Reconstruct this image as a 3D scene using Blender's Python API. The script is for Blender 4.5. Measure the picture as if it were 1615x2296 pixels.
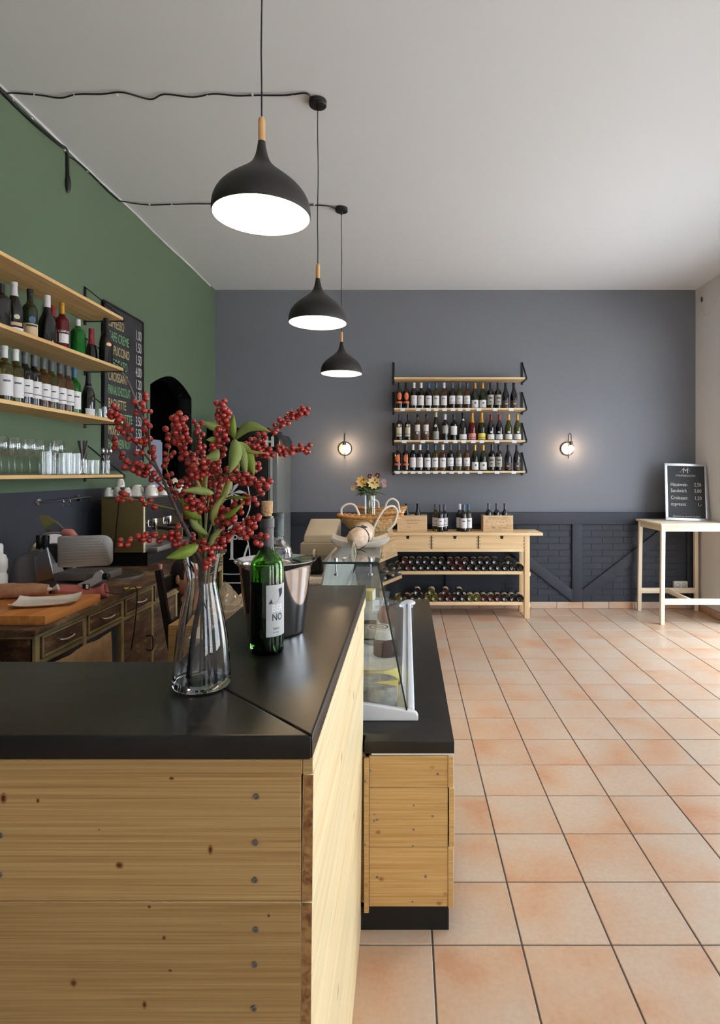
import bpy, bmesh, math, random
from mathutils import Vector, Matrix
for _o in list(bpy.data.objects): bpy.data.objects.remove(_o)
SC = bpy.context.scene
COL = SC.collection
R = random.Random(7)
# ------------------------------------------------------------------ camera
EYE = 1.58
F, CX, CY = 1305.0, 912.0, 1060.0          # focal length and vanishing point in pixels of the 1615 x 2296 frame
cd = bpy.data.cameras.new('camera'); cam = bpy.data.objects.new('camera', cd); COL.objects.link(cam)
cam.location = (0, 0, EYE); cam.rotation_euler = (math.pi/2, 0, 0)
cd.sensor_fit = 'AUTO'; cd.sensor_width = 36; cd.lens = F/2296*36
cd.shift_x = -(CX-807.5)/2296; cd.shift_y = -(1148-CY)/2296
cd.clip_start = 0.05; cd.clip_end = 100
SC.camera = cam
# ------------------------------------------------------------------ daylight, exposure
SKY = 9.0
w = bpy.data.worlds.new('sky'); SC.world = w; w.use_nodes = True
bg = w.node_tree.nodes['Background']; bg.inputs[0].default_value = (0.80, 0.90, 1.0, 1); bg.inputs[1].default_value = SKY
vs = SC.view_settings
vs.view_transform = 'Standard'; vs.look = 'None'; vs.gamma = 1; vs.exposure = 0.10; vs.use_curve_mapping = False
sun = bpy.data.lights.new('sun', 'SUN'); sun.energy = 150; sun.angle = 0.01; sun.color = (1, 0.97, 0.93)
so = bpy.data.objects.new('sun', sun); COL.objects.link(so); so.rotation_euler = (0.25, -0.75, 0); so.location = (-6, 4, 9)   # high over the roof: lights the street outside, not the room
SC.cycles.use_denoising = True
SC.cycles.max_bounces = 9; SC.cycles.transparent_max_bounces = 14; SC.cycles.diffuse_bounces = 4; SC.cycles.glossy_bounces = 4; SC.cycles.transmission_bounces = 8
SC.cycles.use_adaptive_sampling = True; SC.cycles.adaptive_threshold = 0.02; SC.cycles.adaptive_min_samples = 24
SC.cycles.caustics_reflective = False; SC.cycles.caustics_refractive = False
SC.cycles.sample_clamp_indirect = 6.0
# room extents (metres): camera at x = 0, y = 0
XL, XR, YB, YF, ZC = -2.23, 3.367, 6.78, -2.4, 3.71
# openings of the right wall (y0, y1, z0, z1) and of the street front (x0, x1, z0, z1)
WIN_R = [(3.35, 6.05, 0.02, 3.0), (0.4, 2.1, 0.8, 2.9), (-1.9, -0.7, 0.8, 2.9)]
WIN_F = [(1.9, 3.0, 0.8, 2.75)]
def portal(loc, rot, sx, sy):
    l = bpy.data.lights.new('window_portal', 'AREA'); l.shape = 'RECTANGLE'; l.size = sx; l.size_y = sy
    l.cycles.is_portal = True
    o = bpy.data.objects.new('window_portal', l); COL.objects.link(o); o.location = loc; o.rotation_euler = rot
for y0, y1, z0, z1 in WIN_R:
    portal((XR+0.12, (y0+y1)/2, (z0+z1)/2), (0, math.pi/2, 0), z1-z0, y1-y0)
for x0, x1, z0, z1 in WIN_F:
    portal(((x0+x1)/2, YF-0.12, (z0+z1)/2), (math.pi/2, 0, 0), x1-x0, z1-z0)
# ------------------------------------------------------------------ helpers
def P(px, py, d): return Vector(((px-CX)*d/F, d, EYE-(py-CY)*d/F))
def X(px, d): return (px-CX)*d/F
def Z(py, d): return EYE-(py-CY)*d/F
def lin(r, g, b):
    f = lambda c: (c/255/12.92) if c/255 <= 0.04045 else ((c/255+0.055)/1.055)**2.4
    return (f(r), f(g), f(b), 1)
ORD = 'first second third fourth fifth sixth seventh eighth ninth tenth eleventh twelfth thirteenth fourteenth fifteenth sixteenth seventeenth eighteenth nineteenth twentieth'.split()

class MB:
    def __init__(s): s.v = []; s.f = []
    def add(s, vs, fs):
        n = len(s.v); s.v += [tuple(v) for v in vs]; s.f += [tuple(i+n for i in f) for f in fs]; return s
    def box(s, x0, x1, y0, y1, z0, z1, M=None):
        vs = [Vector((x, y, z)) for x in (x0, x1) for y in (y0, y1) for z in (z0, z1)]
        if M is not None: vs = [M @ v for v in vs]
        return s.add(vs, [(0,1,3,2),(4,6,7,5),(0,4,5,1),(2,3,7,6),(0,2,6,4),(1,5,7,3)])
    def prism(s, poly, a0, a1, axis='z', M=None):
        mk = {'z': lambda p, a: (p[0], p[1], a), 'y': lambda p, a: (p[0], a, p[1]), 'x': lambda p, a: (a, p[0], p[1])}[axis]
        n = len(poly); vs = [Vector(mk(p, a0)) for p in poly]+[Vector(mk(p, a1)) for p in poly]
        if M is not None: vs = [M @ v for v in vs]
        fs = [tuple(range(n))[::-1], tuple(range(n, 2*n))]+[(i, (i+1) % n, n+(i+1) % n, n+i) for i in range(n)]
        return s.add(vs, fs)
    def lathe(s, prof, seg=24, c=(0, 0, 0), M=None, a0=0, a1=2*math.pi):
        full = abs(a1-a0-2*math.pi) < 1e-6; n = seg if full else seg+1
        vs = []
        for r, z in prof:
            for i in range(n):
                a = a0+(a1-a0)*i/seg
                v = Vector((c[0]+r*math.cos(a), c[1]+r*math.sin(a), c[2]+z)); vs.append(M @ v if M is not None else v)
        fs = []
        for k in range(len(prof)-1):
            for i in range(seg):
                j = (i+1) % n
                fs.append((k*n+i, k*n+j, (k+1)*n+j, (k+1)*n+i))
        return s.add(vs, fs)
    def tube(s, pts, rad, seg=8, cap=True, closed=False):
        pts = [Vector(p) for p in pts]; n = len(pts)
        rs = rad if isinstance(rad, (list, tuple)) else [rad]*n
        up = Vector((0.123, 0.31, 0.94)).normalized(); vs = []; prev = None
        for i, p in enumerate(pts):
            if closed: t = pts[(i+1) % n]-pts[i-1]
            else: t = pts[min(i+1, n-1)]-pts[max(i-1, 0)]
            t = t.normalized() if t.length > 1e-9 else Vector((0, 0, 1))
            if prev is None: a = t.cross(up); a = a if a.length > 1e-3 else t.cross(Vector((1, 0, 0)))
            else: a = prev-t*prev.dot(t)
            a.normalize(); prev = a; b = t.cross(a)
            for k in range(seg):
                q = 2*math.pi*k/seg; vs.append(p+(a*math.cos(q)+b*math.sin(q))*rs[i])
        fs = []
        for i in range(n if closed else n-1):
            for k in range(seg):
                j = (i+1) % n
                fs.append((i*seg+k, i*seg+(k+1) % seg, j*seg+(k+1) % seg, j*seg+k))
        if cap and not closed:
            fs += [tuple(range(seg))[::-1], tuple((n-1)*seg+k for k in range(seg))]
        return s.add(vs, fs)
    def ball(s, c, r, u=12, v=8, sc=(1, 1, 1), M=None):
        vs = []; fs = []
        for i in range(v+1):
            th = math.pi*i/v
            for j in range(u):
                a = 2*math.pi*j/u
                q = Vector((c[0]+r*sc[0]*math.sin(th)*math.cos(a), c[1]+r*sc[1]*math.sin(th)*math.sin(a), c[2]+r*sc[2]*math.cos(th)))
                vs.append(M @ q if M is not None else q)
        for i in range(v):
            for j in range(u): fs.append((i*u+j, (i+1)*u+j, (i+1)*u+(j+1) % u, i*u+(j+1) % u))
        return s.add(vs, fs)
    def mesh(s, name, smooth=True, bevel=0, bseg=2):
        bm = bmesh.new(); vv = [bm.verts.new(v) for v in s.v]
        for f in s.f:
            try: bm.faces.new([vv[i] for i in f])
            except ValueError: pass
        bmesh.ops.remove_doubles(bm, verts=bm.verts, dist=1e-6)
        bmesh.ops.dissolve_degenerate(bm, edges=bm.edges, dist=1e-7)
        bmesh.ops.recalc_face_normals(bm, faces=bm.faces)
        if bevel:
            es = [e for e in bm.edges if len(e.link_faces) == 2 and e.calc_face_angle(0) > 0.5]
            bmesh.ops.bevel(bm, geom=es, offset=bevel, segments=bseg, profile=0.6, affect='EDGES', clamp_overlap=True)
        me = bpy.data.meshes.new(name); bm.to_mesh(me); bm.free()
        if smooth:
            for p in me.polygons: p.use_smooth = True
            me.set_sharp_from_angle(angle=math.radians(38))
        return me
    def obj(s, name, mat, parent=None, smooth=True, bevel=0, bseg=2):
        return link(name, s.mesh(name, smooth, bevel, bseg), mat, parent)

def link(name, me, mat, parent=None):
    o = bpy.data.objects.new(name, me); COL.objects.link(o)
    if mat is not None and not me.materials: me.materials.append(mat)
    if parent is not None: o.parent = parent
    return o
def tag(o, label=None, cat=None, group=None, kind=None):
    if label: o['label'] = label
    if cat: o['category'] = cat
    if group: o['group'] = group
    if kind: o['kind'] = kind
    return o
def thing(name, label, cat, loc=(0, 0, 0), rz=0, group=None):
    o = bpy.data.objects.new(name, None); COL.objects.link(o); o.location = loc; o.rotation_euler = (0, 0, rz)
    o.empty_display_size = 0.05
    return tag(o, label, cat, group)
def copy_tree(o, loc=None, rz=None, label=None, parent=None):
    c = o.copy(); COL.objects.link(c); c.parent = parent
    if loc is not None: c.location = loc
    if rz is not None: c.rotation_euler = (0, 0, rz)
    if label: c['label'] = label
    for ch in list(o.children): copy_tree(ch, parent=c)
    return c
def struct(o, label=None): o['kind'] = 'structure'; (label and o.__setitem__('label', label)); return o
def smooth_path(pts, n=6):
    pts = [Vector(p) for p in pts]; out = []
    for i in range(len(pts)-1):
        p0, p1, p2, p3 = pts[max(i-1, 0)], pts[i], pts[i+1], pts[min(i+2, len(pts)-1)]
        for k in range(n):
            t = k/n
            out.append(0.5*((2*p1)+(p2-p0)*t+(2*p0-5*p1+4*p2-p3)*t*t+(3*p1-p0-3*p2+p3)*t**3))
    return out+[pts[-1]]
_tx = {}
def text_mesh(s, sx=1.0, align='LEFT', bold=0.0):
    k = (s, sx, align, bold)
    if k not in _tx:
        c = bpy.data.curves.new('lettering', 'FONT'); c.body = s; c.size = 1; c.align_x = align; c.resolution_u = 3; c.offset = bold
        o = bpy.data.objects.new('lettering', c); COL.objects.link(o)
        bpy.context.view_layer.update()
        me = bpy.data.meshes.new_from_object(o.evaluated_get(bpy.context.evaluated_depsgraph_get()))
        bpy.data.objects.remove(o); bpy.data.curves.remove(c)
        _tx[k] = ([(v.co.x*sx, v.co.y) for v in me.vertices], [tuple(p.vertices) for p in me.polygons])
        bpy.data.meshes.remove(me)
    return _tx[k]
def text(mb, s, size, M, sx=1.0, align='LEFT', bold=0.0, bend=None):
    vs, fs = text_mesh(s, sx, align, bold); out = []
    for x, y in vs:
        x *= size; y *= size
        if bend is not None:
            r, a, z = bend; out.append(Vector((r*math.cos(a+x/r), r*math.sin(a+x/r), z+y)))
        else: out.append(M @ Vector((x, y, 0)))
    return mb.add(out, fs)
def frame_m(o, ux, uy):       # matrix whose X,Y axes run along ux,uy from origin o
    ux = Vector(ux).normalized(); uy = Vector(uy).normalized(); uz = ux.cross(uy)
    M = Matrix.Identity(4)
    for i in range(3): M[i][0], M[i][1], M[i][2], M[i][3] = ux[i], uy[i], uz[i], o[i]
    return M
# ------------------------------------------------------------------ materials
def mat(name, col, rough=0.5, metal=0.0, spec=0.5, trans=0.0, ior=1.45, emit=None, es=0.0, bump=0.0, bscale=60.0, var=0.0, vscale=3.0, coat=0.0, alpha=1.0, sheen=0.0):
    m = bpy.data.materials.new(name); m.use_nodes = True; nt = m.node_tree; b = nt.nodes['Principled BSDF']
    c = tuple(col) if len(col) == 4 else (*col, 1)
    b.inputs['Base Color'].default_value = c; b.inputs['Roughness'].default_value = rough; b.inputs['Metallic'].default_value = metal
    b.inputs['Specular IOR Level'].default_value = spec; b.inputs['Transmission Weight'].default_value = trans; b.inputs['IOR'].default_value = ior
    b.inputs['Coat Weight'].default_value = coat; b.inputs['Alpha'].default_value = alpha; b.inputs['Sheen Weight'].default_value = sheen
    if emit: b.inputs['Emission Color'].default_value = (*emit[:3], 1); b.inputs['Emission Strength'].default_value = es
    if var or bump:
        tc = nt.nodes.new('ShaderNodeTexCoord')
    if var:
        n = nt.nodes.new('ShaderNodeTexNoise'); n.inputs['Scale'].default_value = vscale; n.inputs['Detail'].default_value = 5
        nt.links.new(tc.outputs['Object'], n.inputs['Vector'])
        mr = nt.nodes.new('ShaderNodeMapRange'); mr.inputs[1].default_value = 0.3; mr.inputs[2].default_value = 0.7; mr.inputs[3].default_value = 1-var; mr.inputs[4].default_value = 1+var
        nt.links.new(n.outputs['Fac'], mr.inputs[0])
        h = nt.nodes.new('ShaderNodeHueSaturation'); h.inputs['Color'].default_value = c; nt.links.new(mr.outputs[0], h.inputs['Value']); nt.links.new(h.outputs[0], b.inputs['Base Color'])
    if bump:
        n = nt.nodes.new('ShaderNodeTexNoise'); n.inputs['Scale'].default_value = bscale; n.inputs['Detail'].default_value = 4
        nt.links.new(tc.outputs['Object'], n.inputs['Vector'])
        bp = nt.nodes.new('ShaderNodeBump'); bp.inputs['Strength'].default_value = bump; bp.inputs['Distance'].default_value = 0.01
        nt.links.new(n.outputs['Fac'], bp.inputs['Height']); nt.links.new(bp.outputs[0], b.inputs['Normal'])
    return m
def nodes(m): return m.node_tree.nodes, m.node_tree.links, m.node_tree.nodes['Principled BSDF']
def wood(name, light, dark, axis='x', rough=0.45, line=45.0, knots=0.0, knot_col=None, contrast=1.0, stretch=0.06, spec=0.4):
    """grain lines running along AXIS in object space, plus sparse knots."""
    m = mat(name, light, rough, spec=spec); N, L, b = nodes(m)
    tc = N.new('ShaderNodeTexCoord'); oi = N.new('ShaderNodeObjectInfo')
    sc = N.new('ShaderNodeVectorMath'); sc.operation = 'SCALE'; sc.inputs[0].default_value = (3.1, 7.7, 5.3); L.new(oi.outputs['Random'], sc.inputs['Scale'])
    ad = N.new('ShaderNodeVectorMath'); ad.operation = 'ADD'; L.new(tc.outputs['Object'], ad.inputs[0]); L.new(sc.outputs[0], ad.inputs[1])
    def mapped(s, k):
        mp = N.new('ShaderNodeMapping'); v = [s, s, s]; v['xyz'.index(axis)] = s*k; mp.inputs['Scale'].default_value = v
        L.new(ad.outputs[0], mp.inputs['Vector']); return mp
    n1 = N.new('ShaderNodeTexNoise'); n1.inputs['Scale'].default_value = 1; n1.inputs['Detail'].default_value = 3; n1.inputs['Distortion'].default_value = 0.6
    L.new(mapped(line, stretch*0.5).outputs[0], n1.inputs['Vector'])
    n2 = N.new('ShaderNodeTexNoise'); n2.inputs['Scale'].default_value = 1; n2.inputs['Detail'].default_value = 2
    L.new(mapped(line*0.18, stretch*2).outputs[0], n2.inputs['Vector'])
    mx = N.new('ShaderNodeMath'); mx.operation = 'MULTIPLY_ADD'; mx.inputs[1].default_value = 0.80; L.new(n1.outputs['Fac'], mx.inputs[0])
    m2 = N.new('ShaderNodeMath'); m2.operation = 'MULTIPLY'; m2.inputs[1].default_value = 0.20; L.new(n2.outputs['Fac'], m2.inputs[0]); L.new(m2.outputs[0], mx.inputs[2])
    cr = N.new('ShaderNodeValToRGB'); e = cr.color_ramp.elements
    e[0].position = 0.5-0.16/contrast; e[0].color = dark; e[1].position = 0.5+0.10/contrast; e[1].color = light
    L.new(mx.outputs[0], cr.inputs['Fac']); out = cr.outputs['Color']
    if knots:
        vo = N.new('ShaderNodeTexVoronoi'); vo.inputs['Scale'].default_value = 1; L.new(mapped(knots, 0.75).outputs[0], vo.inputs['Vector'])
        kr = N.new('ShaderNodeMapRange'); kr.inputs[1].default_value = 0.04; kr.inputs[2].default_value = 0.125; kr.inputs[3].default_value = 0.75; kr.inputs[4].default_value = 0
        L.new(vo.outputs['Distance'], kr.inputs[0])
        sr = N.new('ShaderNodeSeparateColor'); L.new(vo.outputs['Color'], sr.inputs[0]); gt = N.new('ShaderNodeMath'); gt.operation = 'GREATER_THAN'; gt.inputs[1].default_value = 0.05; L.new(sr.outputs[0], gt.inputs[0])
        km = N.new('ShaderNodeMath'); km.operation = 'MULTIPLY'; L.new(kr.outputs[0], km.inputs[0]); L.new(gt.outputs[0], km.inputs[1]); kr = km
        mi = N.new('ShaderNodeMix'); mi.data_type = 'RGBA'; L.new(kr.outputs[0], mi.inputs[0]); L.new(out, mi.inputs[6]); mi.inputs[7].default_value = knot_col or lin(110, 70, 35); out = mi.outputs[2]
    hv = N.new('ShaderNodeHueSaturation'); L.new(out, hv.inputs['Color'])
    mr = N.new('ShaderNodeMapRange'); mr.inputs[3].default_value = 0.92; mr.inputs[4].default_value = 1.08; L.new(oi.outputs['Random'], mr.inputs[0]); L.new(mr.outputs[0], hv.inputs['Value'])
    L.new(hv.outputs[0], b.inputs['Base Color'])
    bp = N.new('ShaderNodeBump'); bp.inputs['Strength'].default_value = 0.12; bp.inputs['Distance'].default_value = 0.002; L.new(n1.outputs['Fac'], bp.inputs['Height']); L.new(bp.outputs[0], b.inputs['Normal'])
    return m
def pane(name, tint=(0.93, 0.97, 0.95), refl=0.05, edge=0.75, rough=0.0):
    """clear sheet glass: see-through with a Fresnel reflection."""
    m = bpy.data.materials.new(name); m.use_nodes = True; N = m.node_tree.nodes; L = m.node_tree.links; N.clear()
    o = N.new('ShaderNodeOutputMaterial'); mx = N.new('ShaderNodeMixShader'); t = N.new('ShaderNodeBsdfTransparent'); g = N.new('ShaderNodeBsdfGlossy'); fr = N.new('ShaderNodeLayerWeight'); pw_ = N.new('ShaderNodeMath'); pw_.operation = 'POWER'; pw_.inputs[1].default_value = 4.0; ml = N.new('ShaderNodeMath'); ml.operation = 'MULTIPLY_ADD'; ml.inputs[1].default_value = edge; ml.inputs[2].default_value = refl
    t.inputs[0].default_value = (*tint, 1); g.inputs['Roughness'].default_value = rough; g.inputs['Color'].default_value = (1, 1, 1, 1); fr.inputs[0].default_value = 0.5
    L.new(fr.outputs['Facing'], pw_.inputs[0]); L.new(pw_.outputs[0], ml.inputs[0]); L.new(ml.outputs[0], mx.inputs[0]); L.new(t.outputs[0], mx.inputs[1]); L.new(g.outputs[0], mx.inputs[2]); L.new(mx.outputs[0], o.inputs[0])
    return m
def tile_mat():
    m = mat('terracotta_tile', lin(214, 178, 150), 0.3, spec=0.5); N, L, b = nodes(m)
    tc = N.new('ShaderNodeTexCoord'); oi = N.new('ShaderNodeObjectInfo')
    ad = N.new('ShaderNodeVectorMath'); ad.operation = 'ADD'; L.new(tc.outputs['Object'], ad.inputs[0]); L.new(oi.outputs['Location'], ad.inputs[1])
    sc = N.new('ShaderNodeVectorMath'); sc.operation = 'SCALE'; sc.inputs[0].default_value = (9.1, 13.7, 3); L.new(oi.outputs['Random'], sc.inputs['Scale'])
    a2 = N.new('ShaderNodeVectorMath'); a2.operation = 'ADD'; L.new(ad.outputs[0], a2.inputs[0]); L.new(sc.outputs[0], a2.inputs[1])
    n1 = N.new('ShaderNodeTexNoise'); n1.inputs['Scale'].default_value = 3.2; n1.inputs['Detail'].default_value = 3; n1.inputs['Roughness'].default_value = 0.45; L.new(a2.outputs[0], n1.inputs['Vector'])
    cr = N.new('ShaderNodeValToRGB'); e = cr.color_ramp.elements
    e[0].position = 0.38; e[0].color = lin(203, 180, 160); e[1].position = 0.75; e[1].color = lin(197, 146, 112)
    q = cr.color_ramp.elements.new(0.55); q.color = lin(203, 170, 144)
    L.new(n1.outputs['Fac'], cr.inputs['Fac'])
    n2 = N.new('ShaderNodeTexNoise'); n2.inputs['Scale'].default_value = 60; n2.inputs['Detail'].default_value = 3; L.new(a2.outputs[0], n2.inputs['Vector'])
    hv = N.new('ShaderNodeHueSaturation'); mr = N.new('ShaderNodeMapRange'); mr.inputs[1].default_value = 0.3; mr.inputs[2].default_value = 0.7; mr.inputs[3].default_value = 0.94; mr.inputs[4].default_value = 1.05
    L.new(n2.outputs['Fac'], mr.inputs[0]); L.new(mr.outputs[0], hv.inputs['Value']); L.new(cr.outputs[0], hv.inputs['Color']); L.new(hv.outputs[0], b.inputs['Base Color'])
    b.inputs['Roughness'].default_value = 0.3
    return m
M = {}
M['green'] = mat('green_wall_paint', lin(87, 103, 83), 0.75, spec=0.25, bump=0.05, bscale=25, var=0.02, vscale=1.2)
M['slate'] = mat('slate_wall_paint', lin(120, 122, 130), 0.75, spec=0.25, bump=0.05, bscale=25, var=0.02, vscale=1.2)
M['dado'] = mat('anthracite_paint', lin(52, 55, 64), 0.6, spec=0.35, bump=0.08, bscale=40, var=0.05, vscale=4)
M['white_wall'] = mat('off_white_plaster', lin(236, 233, 232), 0.85, spec=0.2, bump=0.06, bscale=14)
M['ceiling'] = mat('white_ceiling_plaster', lin(238, 240, 244), 0.9, spec=0.15, bump=0.10, bscale=5)
M['tile'] = tile_mat()
M['grout'] = mat('dark_grout', lin(96, 92, 94), 0.9)
M['black_top'] = mat('black_stained_wood', lin(28, 25, 22), 0.30, spec=0.45, bump=0.10, bscale=7, var=0.25, vscale=6)
M['black'] = mat('black_paint', lin(16, 16, 17), 0.5)
M['black_metal'] = mat('black_powder_coat', lin(22, 22, 24), 0.45, spec=0.4)
M['low_pine'] = wood('counter_pine', lin(206, 170, 114), lin(178, 136, 80), 'x', knots=12, knot_col=lin(128, 80, 40), line=150, stretch=0.04, contrast=0.8)
M['bar_pine'] = wood('pine_planks', lin(192, 158, 105), lin(158, 119, 70), 'x', knots=8, knot_col=lin(104, 62, 30), line=300, stretch=0.016, contrast=0.85)
M['bar_side'] = wood('pine_side_planks_lit', lin(244, 226, 184), lin(226, 196, 142), 'y', knots=8.0, knot_col=lin(160, 110, 60), line=120, contrast=0.9, stretch=0.03)  # paler than the front planks: window light on the side faces painted in
M['endgrain'] = wood('end_grain', lin(176, 132, 84), lin(110, 68, 34), 'y', line=75, stretch=1.0)
M['shelf_pine'] = wood('shelf_pine', lin(226, 190, 134), lin(200, 158, 100), 'y', line=50, knots=3)
M['shelf_pine_x'] = wood('shelf_pine_x', lin(232, 204, 156), lin(214, 178, 126), 'x', line=50, knots=2.5)
M['birch'] = wood('birch', lin(232, 202, 158), lin(214, 178, 130), 'x', line=35, contrast=0.7)
M['birch_z'] = wood('birch_upright', lin(232, 202, 158), lin(214, 178, 130), 'z', line=35, contrast=0.7)
M['pale_x'] = wood('pale_pine_x', lin(246, 232, 208), lin(232, 210, 178), 'x', line=35, contrast=0.7)
M['pale_z'] = wood('pale_pine_z', lin(246, 232, 208), lin(232, 210, 178), 'z', line=35, contrast=0.7)
M['board'] = wood('oiled_chopping_board', lin(206, 140, 78), lin(170, 104, 52), 'y', line=30, contrast=0.8, rough=0.35)
M['crate'] = wood('crate_pine', lin(226, 192, 150), lin(206, 168, 124), 'x', line=40, contrast=0.7)
M['handle_wood'] = wood('beech_handle', lin(224, 182, 130), lin(200, 154, 100), 'z', line=40)
M['steel'] = mat('polished_steel', (0.72, 0.72, 0.74), 0.10, 1.0)
M['steel_brushed'] = mat('brushed_aluminium', (0.55, 0.55, 0.56), 0.32, 1.0, bump=0.05, bscale=90)
M['screw'] = mat('zinc_screw', (0.30, 0.30, 0.31), 0.4, 1.0)
M['white'] = mat('white_enamel', lin(236, 234, 230), 0.25, spec=0.5)
M['white_rail'] = mat('white_plastic', lin(232, 232, 236), 0.35)
M['porcelain'] = mat('porcelain', lin(232, 226, 216), 0.15, spec=0.6)
M['paper'] = mat('white_paper', lin(238, 236, 234), 0.8)
M['label'] = mat('white_label', lin(226, 222, 222), 0.6)
M['cream'] = mat('cream_label', lin(214, 204, 176), 0.6)
M['grey_label'] = mat('grey_label', lin(160, 158, 146), 0.6)
M['tan_label'] = mat('tan_label', lin(196, 172, 136), 0.6)
M['dark_label'] = mat('brown_label', lin(74, 62, 60), 0.6)
M['orange'] = mat('orange_label', lin(206, 100, 52), 0.6)
M['pink_label'] = mat('pink_label', lin(206, 132, 126), 0.5)
M['yellow_label'] = mat('yellow_label', lin(222, 196, 84), 0.5)
M['ink'] = mat('dark_ink', lin(48, 46, 58), 0.7)
M['chalk'] = mat('white_chalk', lin(206, 204, 200), 0.9)
M['chalk_green'] = mat('green_chalk', lin(112, 166, 112), 0.9)
M['chalk_tan'] = mat('tan_chalk', lin(186, 168, 116), 0.9)
M['slateboard'] = mat('chalkboard', lin(38, 38, 42), 0.6, var=0.12, vscale=5)
M['g_dark'] = mat('dark_wine_glass', lin(20, 20, 22), 0.06, spec=0.6, coat=0.4)
M['g_green'] = mat('olive_bottle_glass', lin(74, 76, 28), 0.06, spec=0.6, trans=0.35)
M['g_dkgreen'] = mat('deep_green_bottle_glass', lin(30, 38, 20), 0.06, spec=0.6, trans=0.1)
M['g_brightgreen'] = mat('bright_green_bottle_glass', lin(18, 104, 34), 0.06, spec=0.6, trans=0.4)
M['g_white'] = mat('pale_yellow_wine', lin(176, 160, 92), 0.04, spec=0.6, trans=0.92)
M['g_rose'] = mat('rose_wine', lin(196, 138, 98), 0.04, spec=0.6, trans=0.92)
M['g_amber'] = mat('amber_wine', lin(180, 118, 46), 0.04, spec=0.6, trans=0.9)
M['g_red'] = mat('dark_red_liqueur', lin(84, 18, 22), 0.06, spec=0.6, trans=0.15)
M['g_clear'] = pane('clear_bottle_glass', (0.92, 0.93, 0.92), 0.06)
M['f_black'] = mat('black_foil', lin(28, 28, 30), 0.35)
M['f_white'] = mat('white_foil', lin(224, 222, 224), 0.35)
M['f_blue'] = mat('blue_foil', lin(58, 92, 122), 0.35)
M['f_grey'] = mat('grey_foil', lin(84, 84, 90), 0.4)
M['f_gold'] = mat('gold_foil', lin(204, 152, 62), 0.3, 0.5)
M['f_red'] = mat('wine_red_foil', lin(126, 34, 40), 0.35)
M['f_purple'] = mat('purple_foil', lin(52, 40, 62), 0.35)
M['f_cream'] = mat('cream_foil', lin(206, 194, 160), 0.4)
M['f_brown'] = mat('brown_grey_foil', lin(72, 64, 66), 0.4)
M['copper'] = mat('copper_plate', (0.86, 0.50, 0.30), 0.35, 1.0)
M['glass'] = pane('clear_sheet_glass', (0.975, 0.99, 0.985), 0.045, 0.8)
M['glass_edge'] = mat('glass_edge', lin(36, 56, 54), 0.2)
M['tumbler'] = pane('drinking_glass', (0.985, 0.99, 0.988), 0.055, 0.22)
# ================================================================== SETTING
# floor: grout bed, single tiles where the room shows them, the rest joined
fl = struct(MB().box(XL, XR, YF, YB, -0.12, -0.004).obj('floor', M['grout'], smooth=False), 'square terracotta floor tiles with dark grout')
TS, G = 0.2998, 0.0030
TX0, TY0 = 0.087, 1.949
tme = MB().box(-TS/2+G, TS/2-G, -TS/2+G, TS/2-G, -0.010, 0.0).mesh('tile', smooth=False, bevel=0.0016, bseg=1)
tme.materials.append(M['tile'])
far = MB()
for j in range(-15, 17):
    for i in range(-8, 11):
        x0, y0 = TX0+i*TS, TY0+j*TS; cx, cy = x0+TS/2, y0+TS/2
        xa, xb, ya, yb = max(x0+G, XL), min(x0+TS-G, XR), max(y0+G, YF), min(y0+TS-G, YB)
        if xb-xa < 0.01 or yb-ya < 0.01: continue
        whole = xb-xa > TS-2*G-1e-4 and yb-ya > TS-2*G-1e-4
        if j >= -2 and i >= -1 and (cx+0.15) > -0.16 and cx-0.15 < 0.56*(cy+0.15):
            if whole:
                o = bpy.data.objects.new('tile', tme); COL.objects.link(o); o.parent = fl; o.location = (cx, cy, R.uniform(-0.0006, 0.0003))
            else: MB().box(xa, xb, ya, yb, -0.010, 0).obj('tile', M['tile'], fl, smooth=False)
        else: far.box(xa, xb, ya, yb, -0.010, -0.0005)
tag(far.obj('tile_field', M['tile'], fl, smooth=False), kind='stuff')
struct(MB().box(XL-0.3, XR+0.3, YF-0.3, YB+0.3, ZC, ZC+0.2).obj('ceiling', M['ceiling'], smooth=False), 'plain white plaster ceiling')
# back wall and its dark wainscot
wb = struct(MB().box(XL-0.3, XR+0.3, YB, YB+0.25, 0, ZC).obj('wall_back', M['slate'], smooth=False), 'slate grey painted back wall')
wt = struct(MB().box(XL, XR, YB-0.012, YB, 0.0, 1.12).obj('trim_1', M['dado'], smooth=False), 'anthracite painted wainscot over brick')
bw, bh = 0.25, 0.0752
bme = MB().box(0, bw-0.010, -0.005, 0, 0, bh-0.010).mesh('brick', smooth=False, bevel=0.002, bseg=1); bme.materials.append(M['dado'])
for r in range(12):
    for c in range(-1, 9):
        x = 1.15+c*bw+(bw/2 if r % 2 else 0); z = 0.085+r*bh
        if x+bw > XR-0.02 or x < 1.1: continue
        o = bpy.data.objects.new('brick', bme); COL.objects.link(o); o.parent = wt; o.location = (x, YB-0.012, z)
MB().box(XL, XR, YB-0.045, YB-0.012, 0.985, 1.123).obj('rail', M['dado'], wt, bevel=0.003)
def post(x0, x1): MB().box(x0, x1, YB-0.042, YB-0.012, 0.085, 0.985).obj('post', M['dado'], wt, bevel=0.003)
for x in (1.92, -1.0, 0.45, 3.25): post(x, x+0.115)
def brace(xa, xb, za, zb):
    MB().prism([(xa, za), (xa, za+0.14), (xb, zb+0.14), (xb, zb)], YB-0.040, YB-0.012, 'y').obj('brace', M['dado'], wt, bevel=0.003)
brace(2.035, 3.02, 0.085, 0.845); brace(0.95, 1.92, 0.845, 0.085); brace(0.565, 0.95, 0.6, 0.845); brace(-0.885, 0.45, 0.085, 0.845); brace(-1.9, -1.0, 0.845, 0.085)
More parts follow.
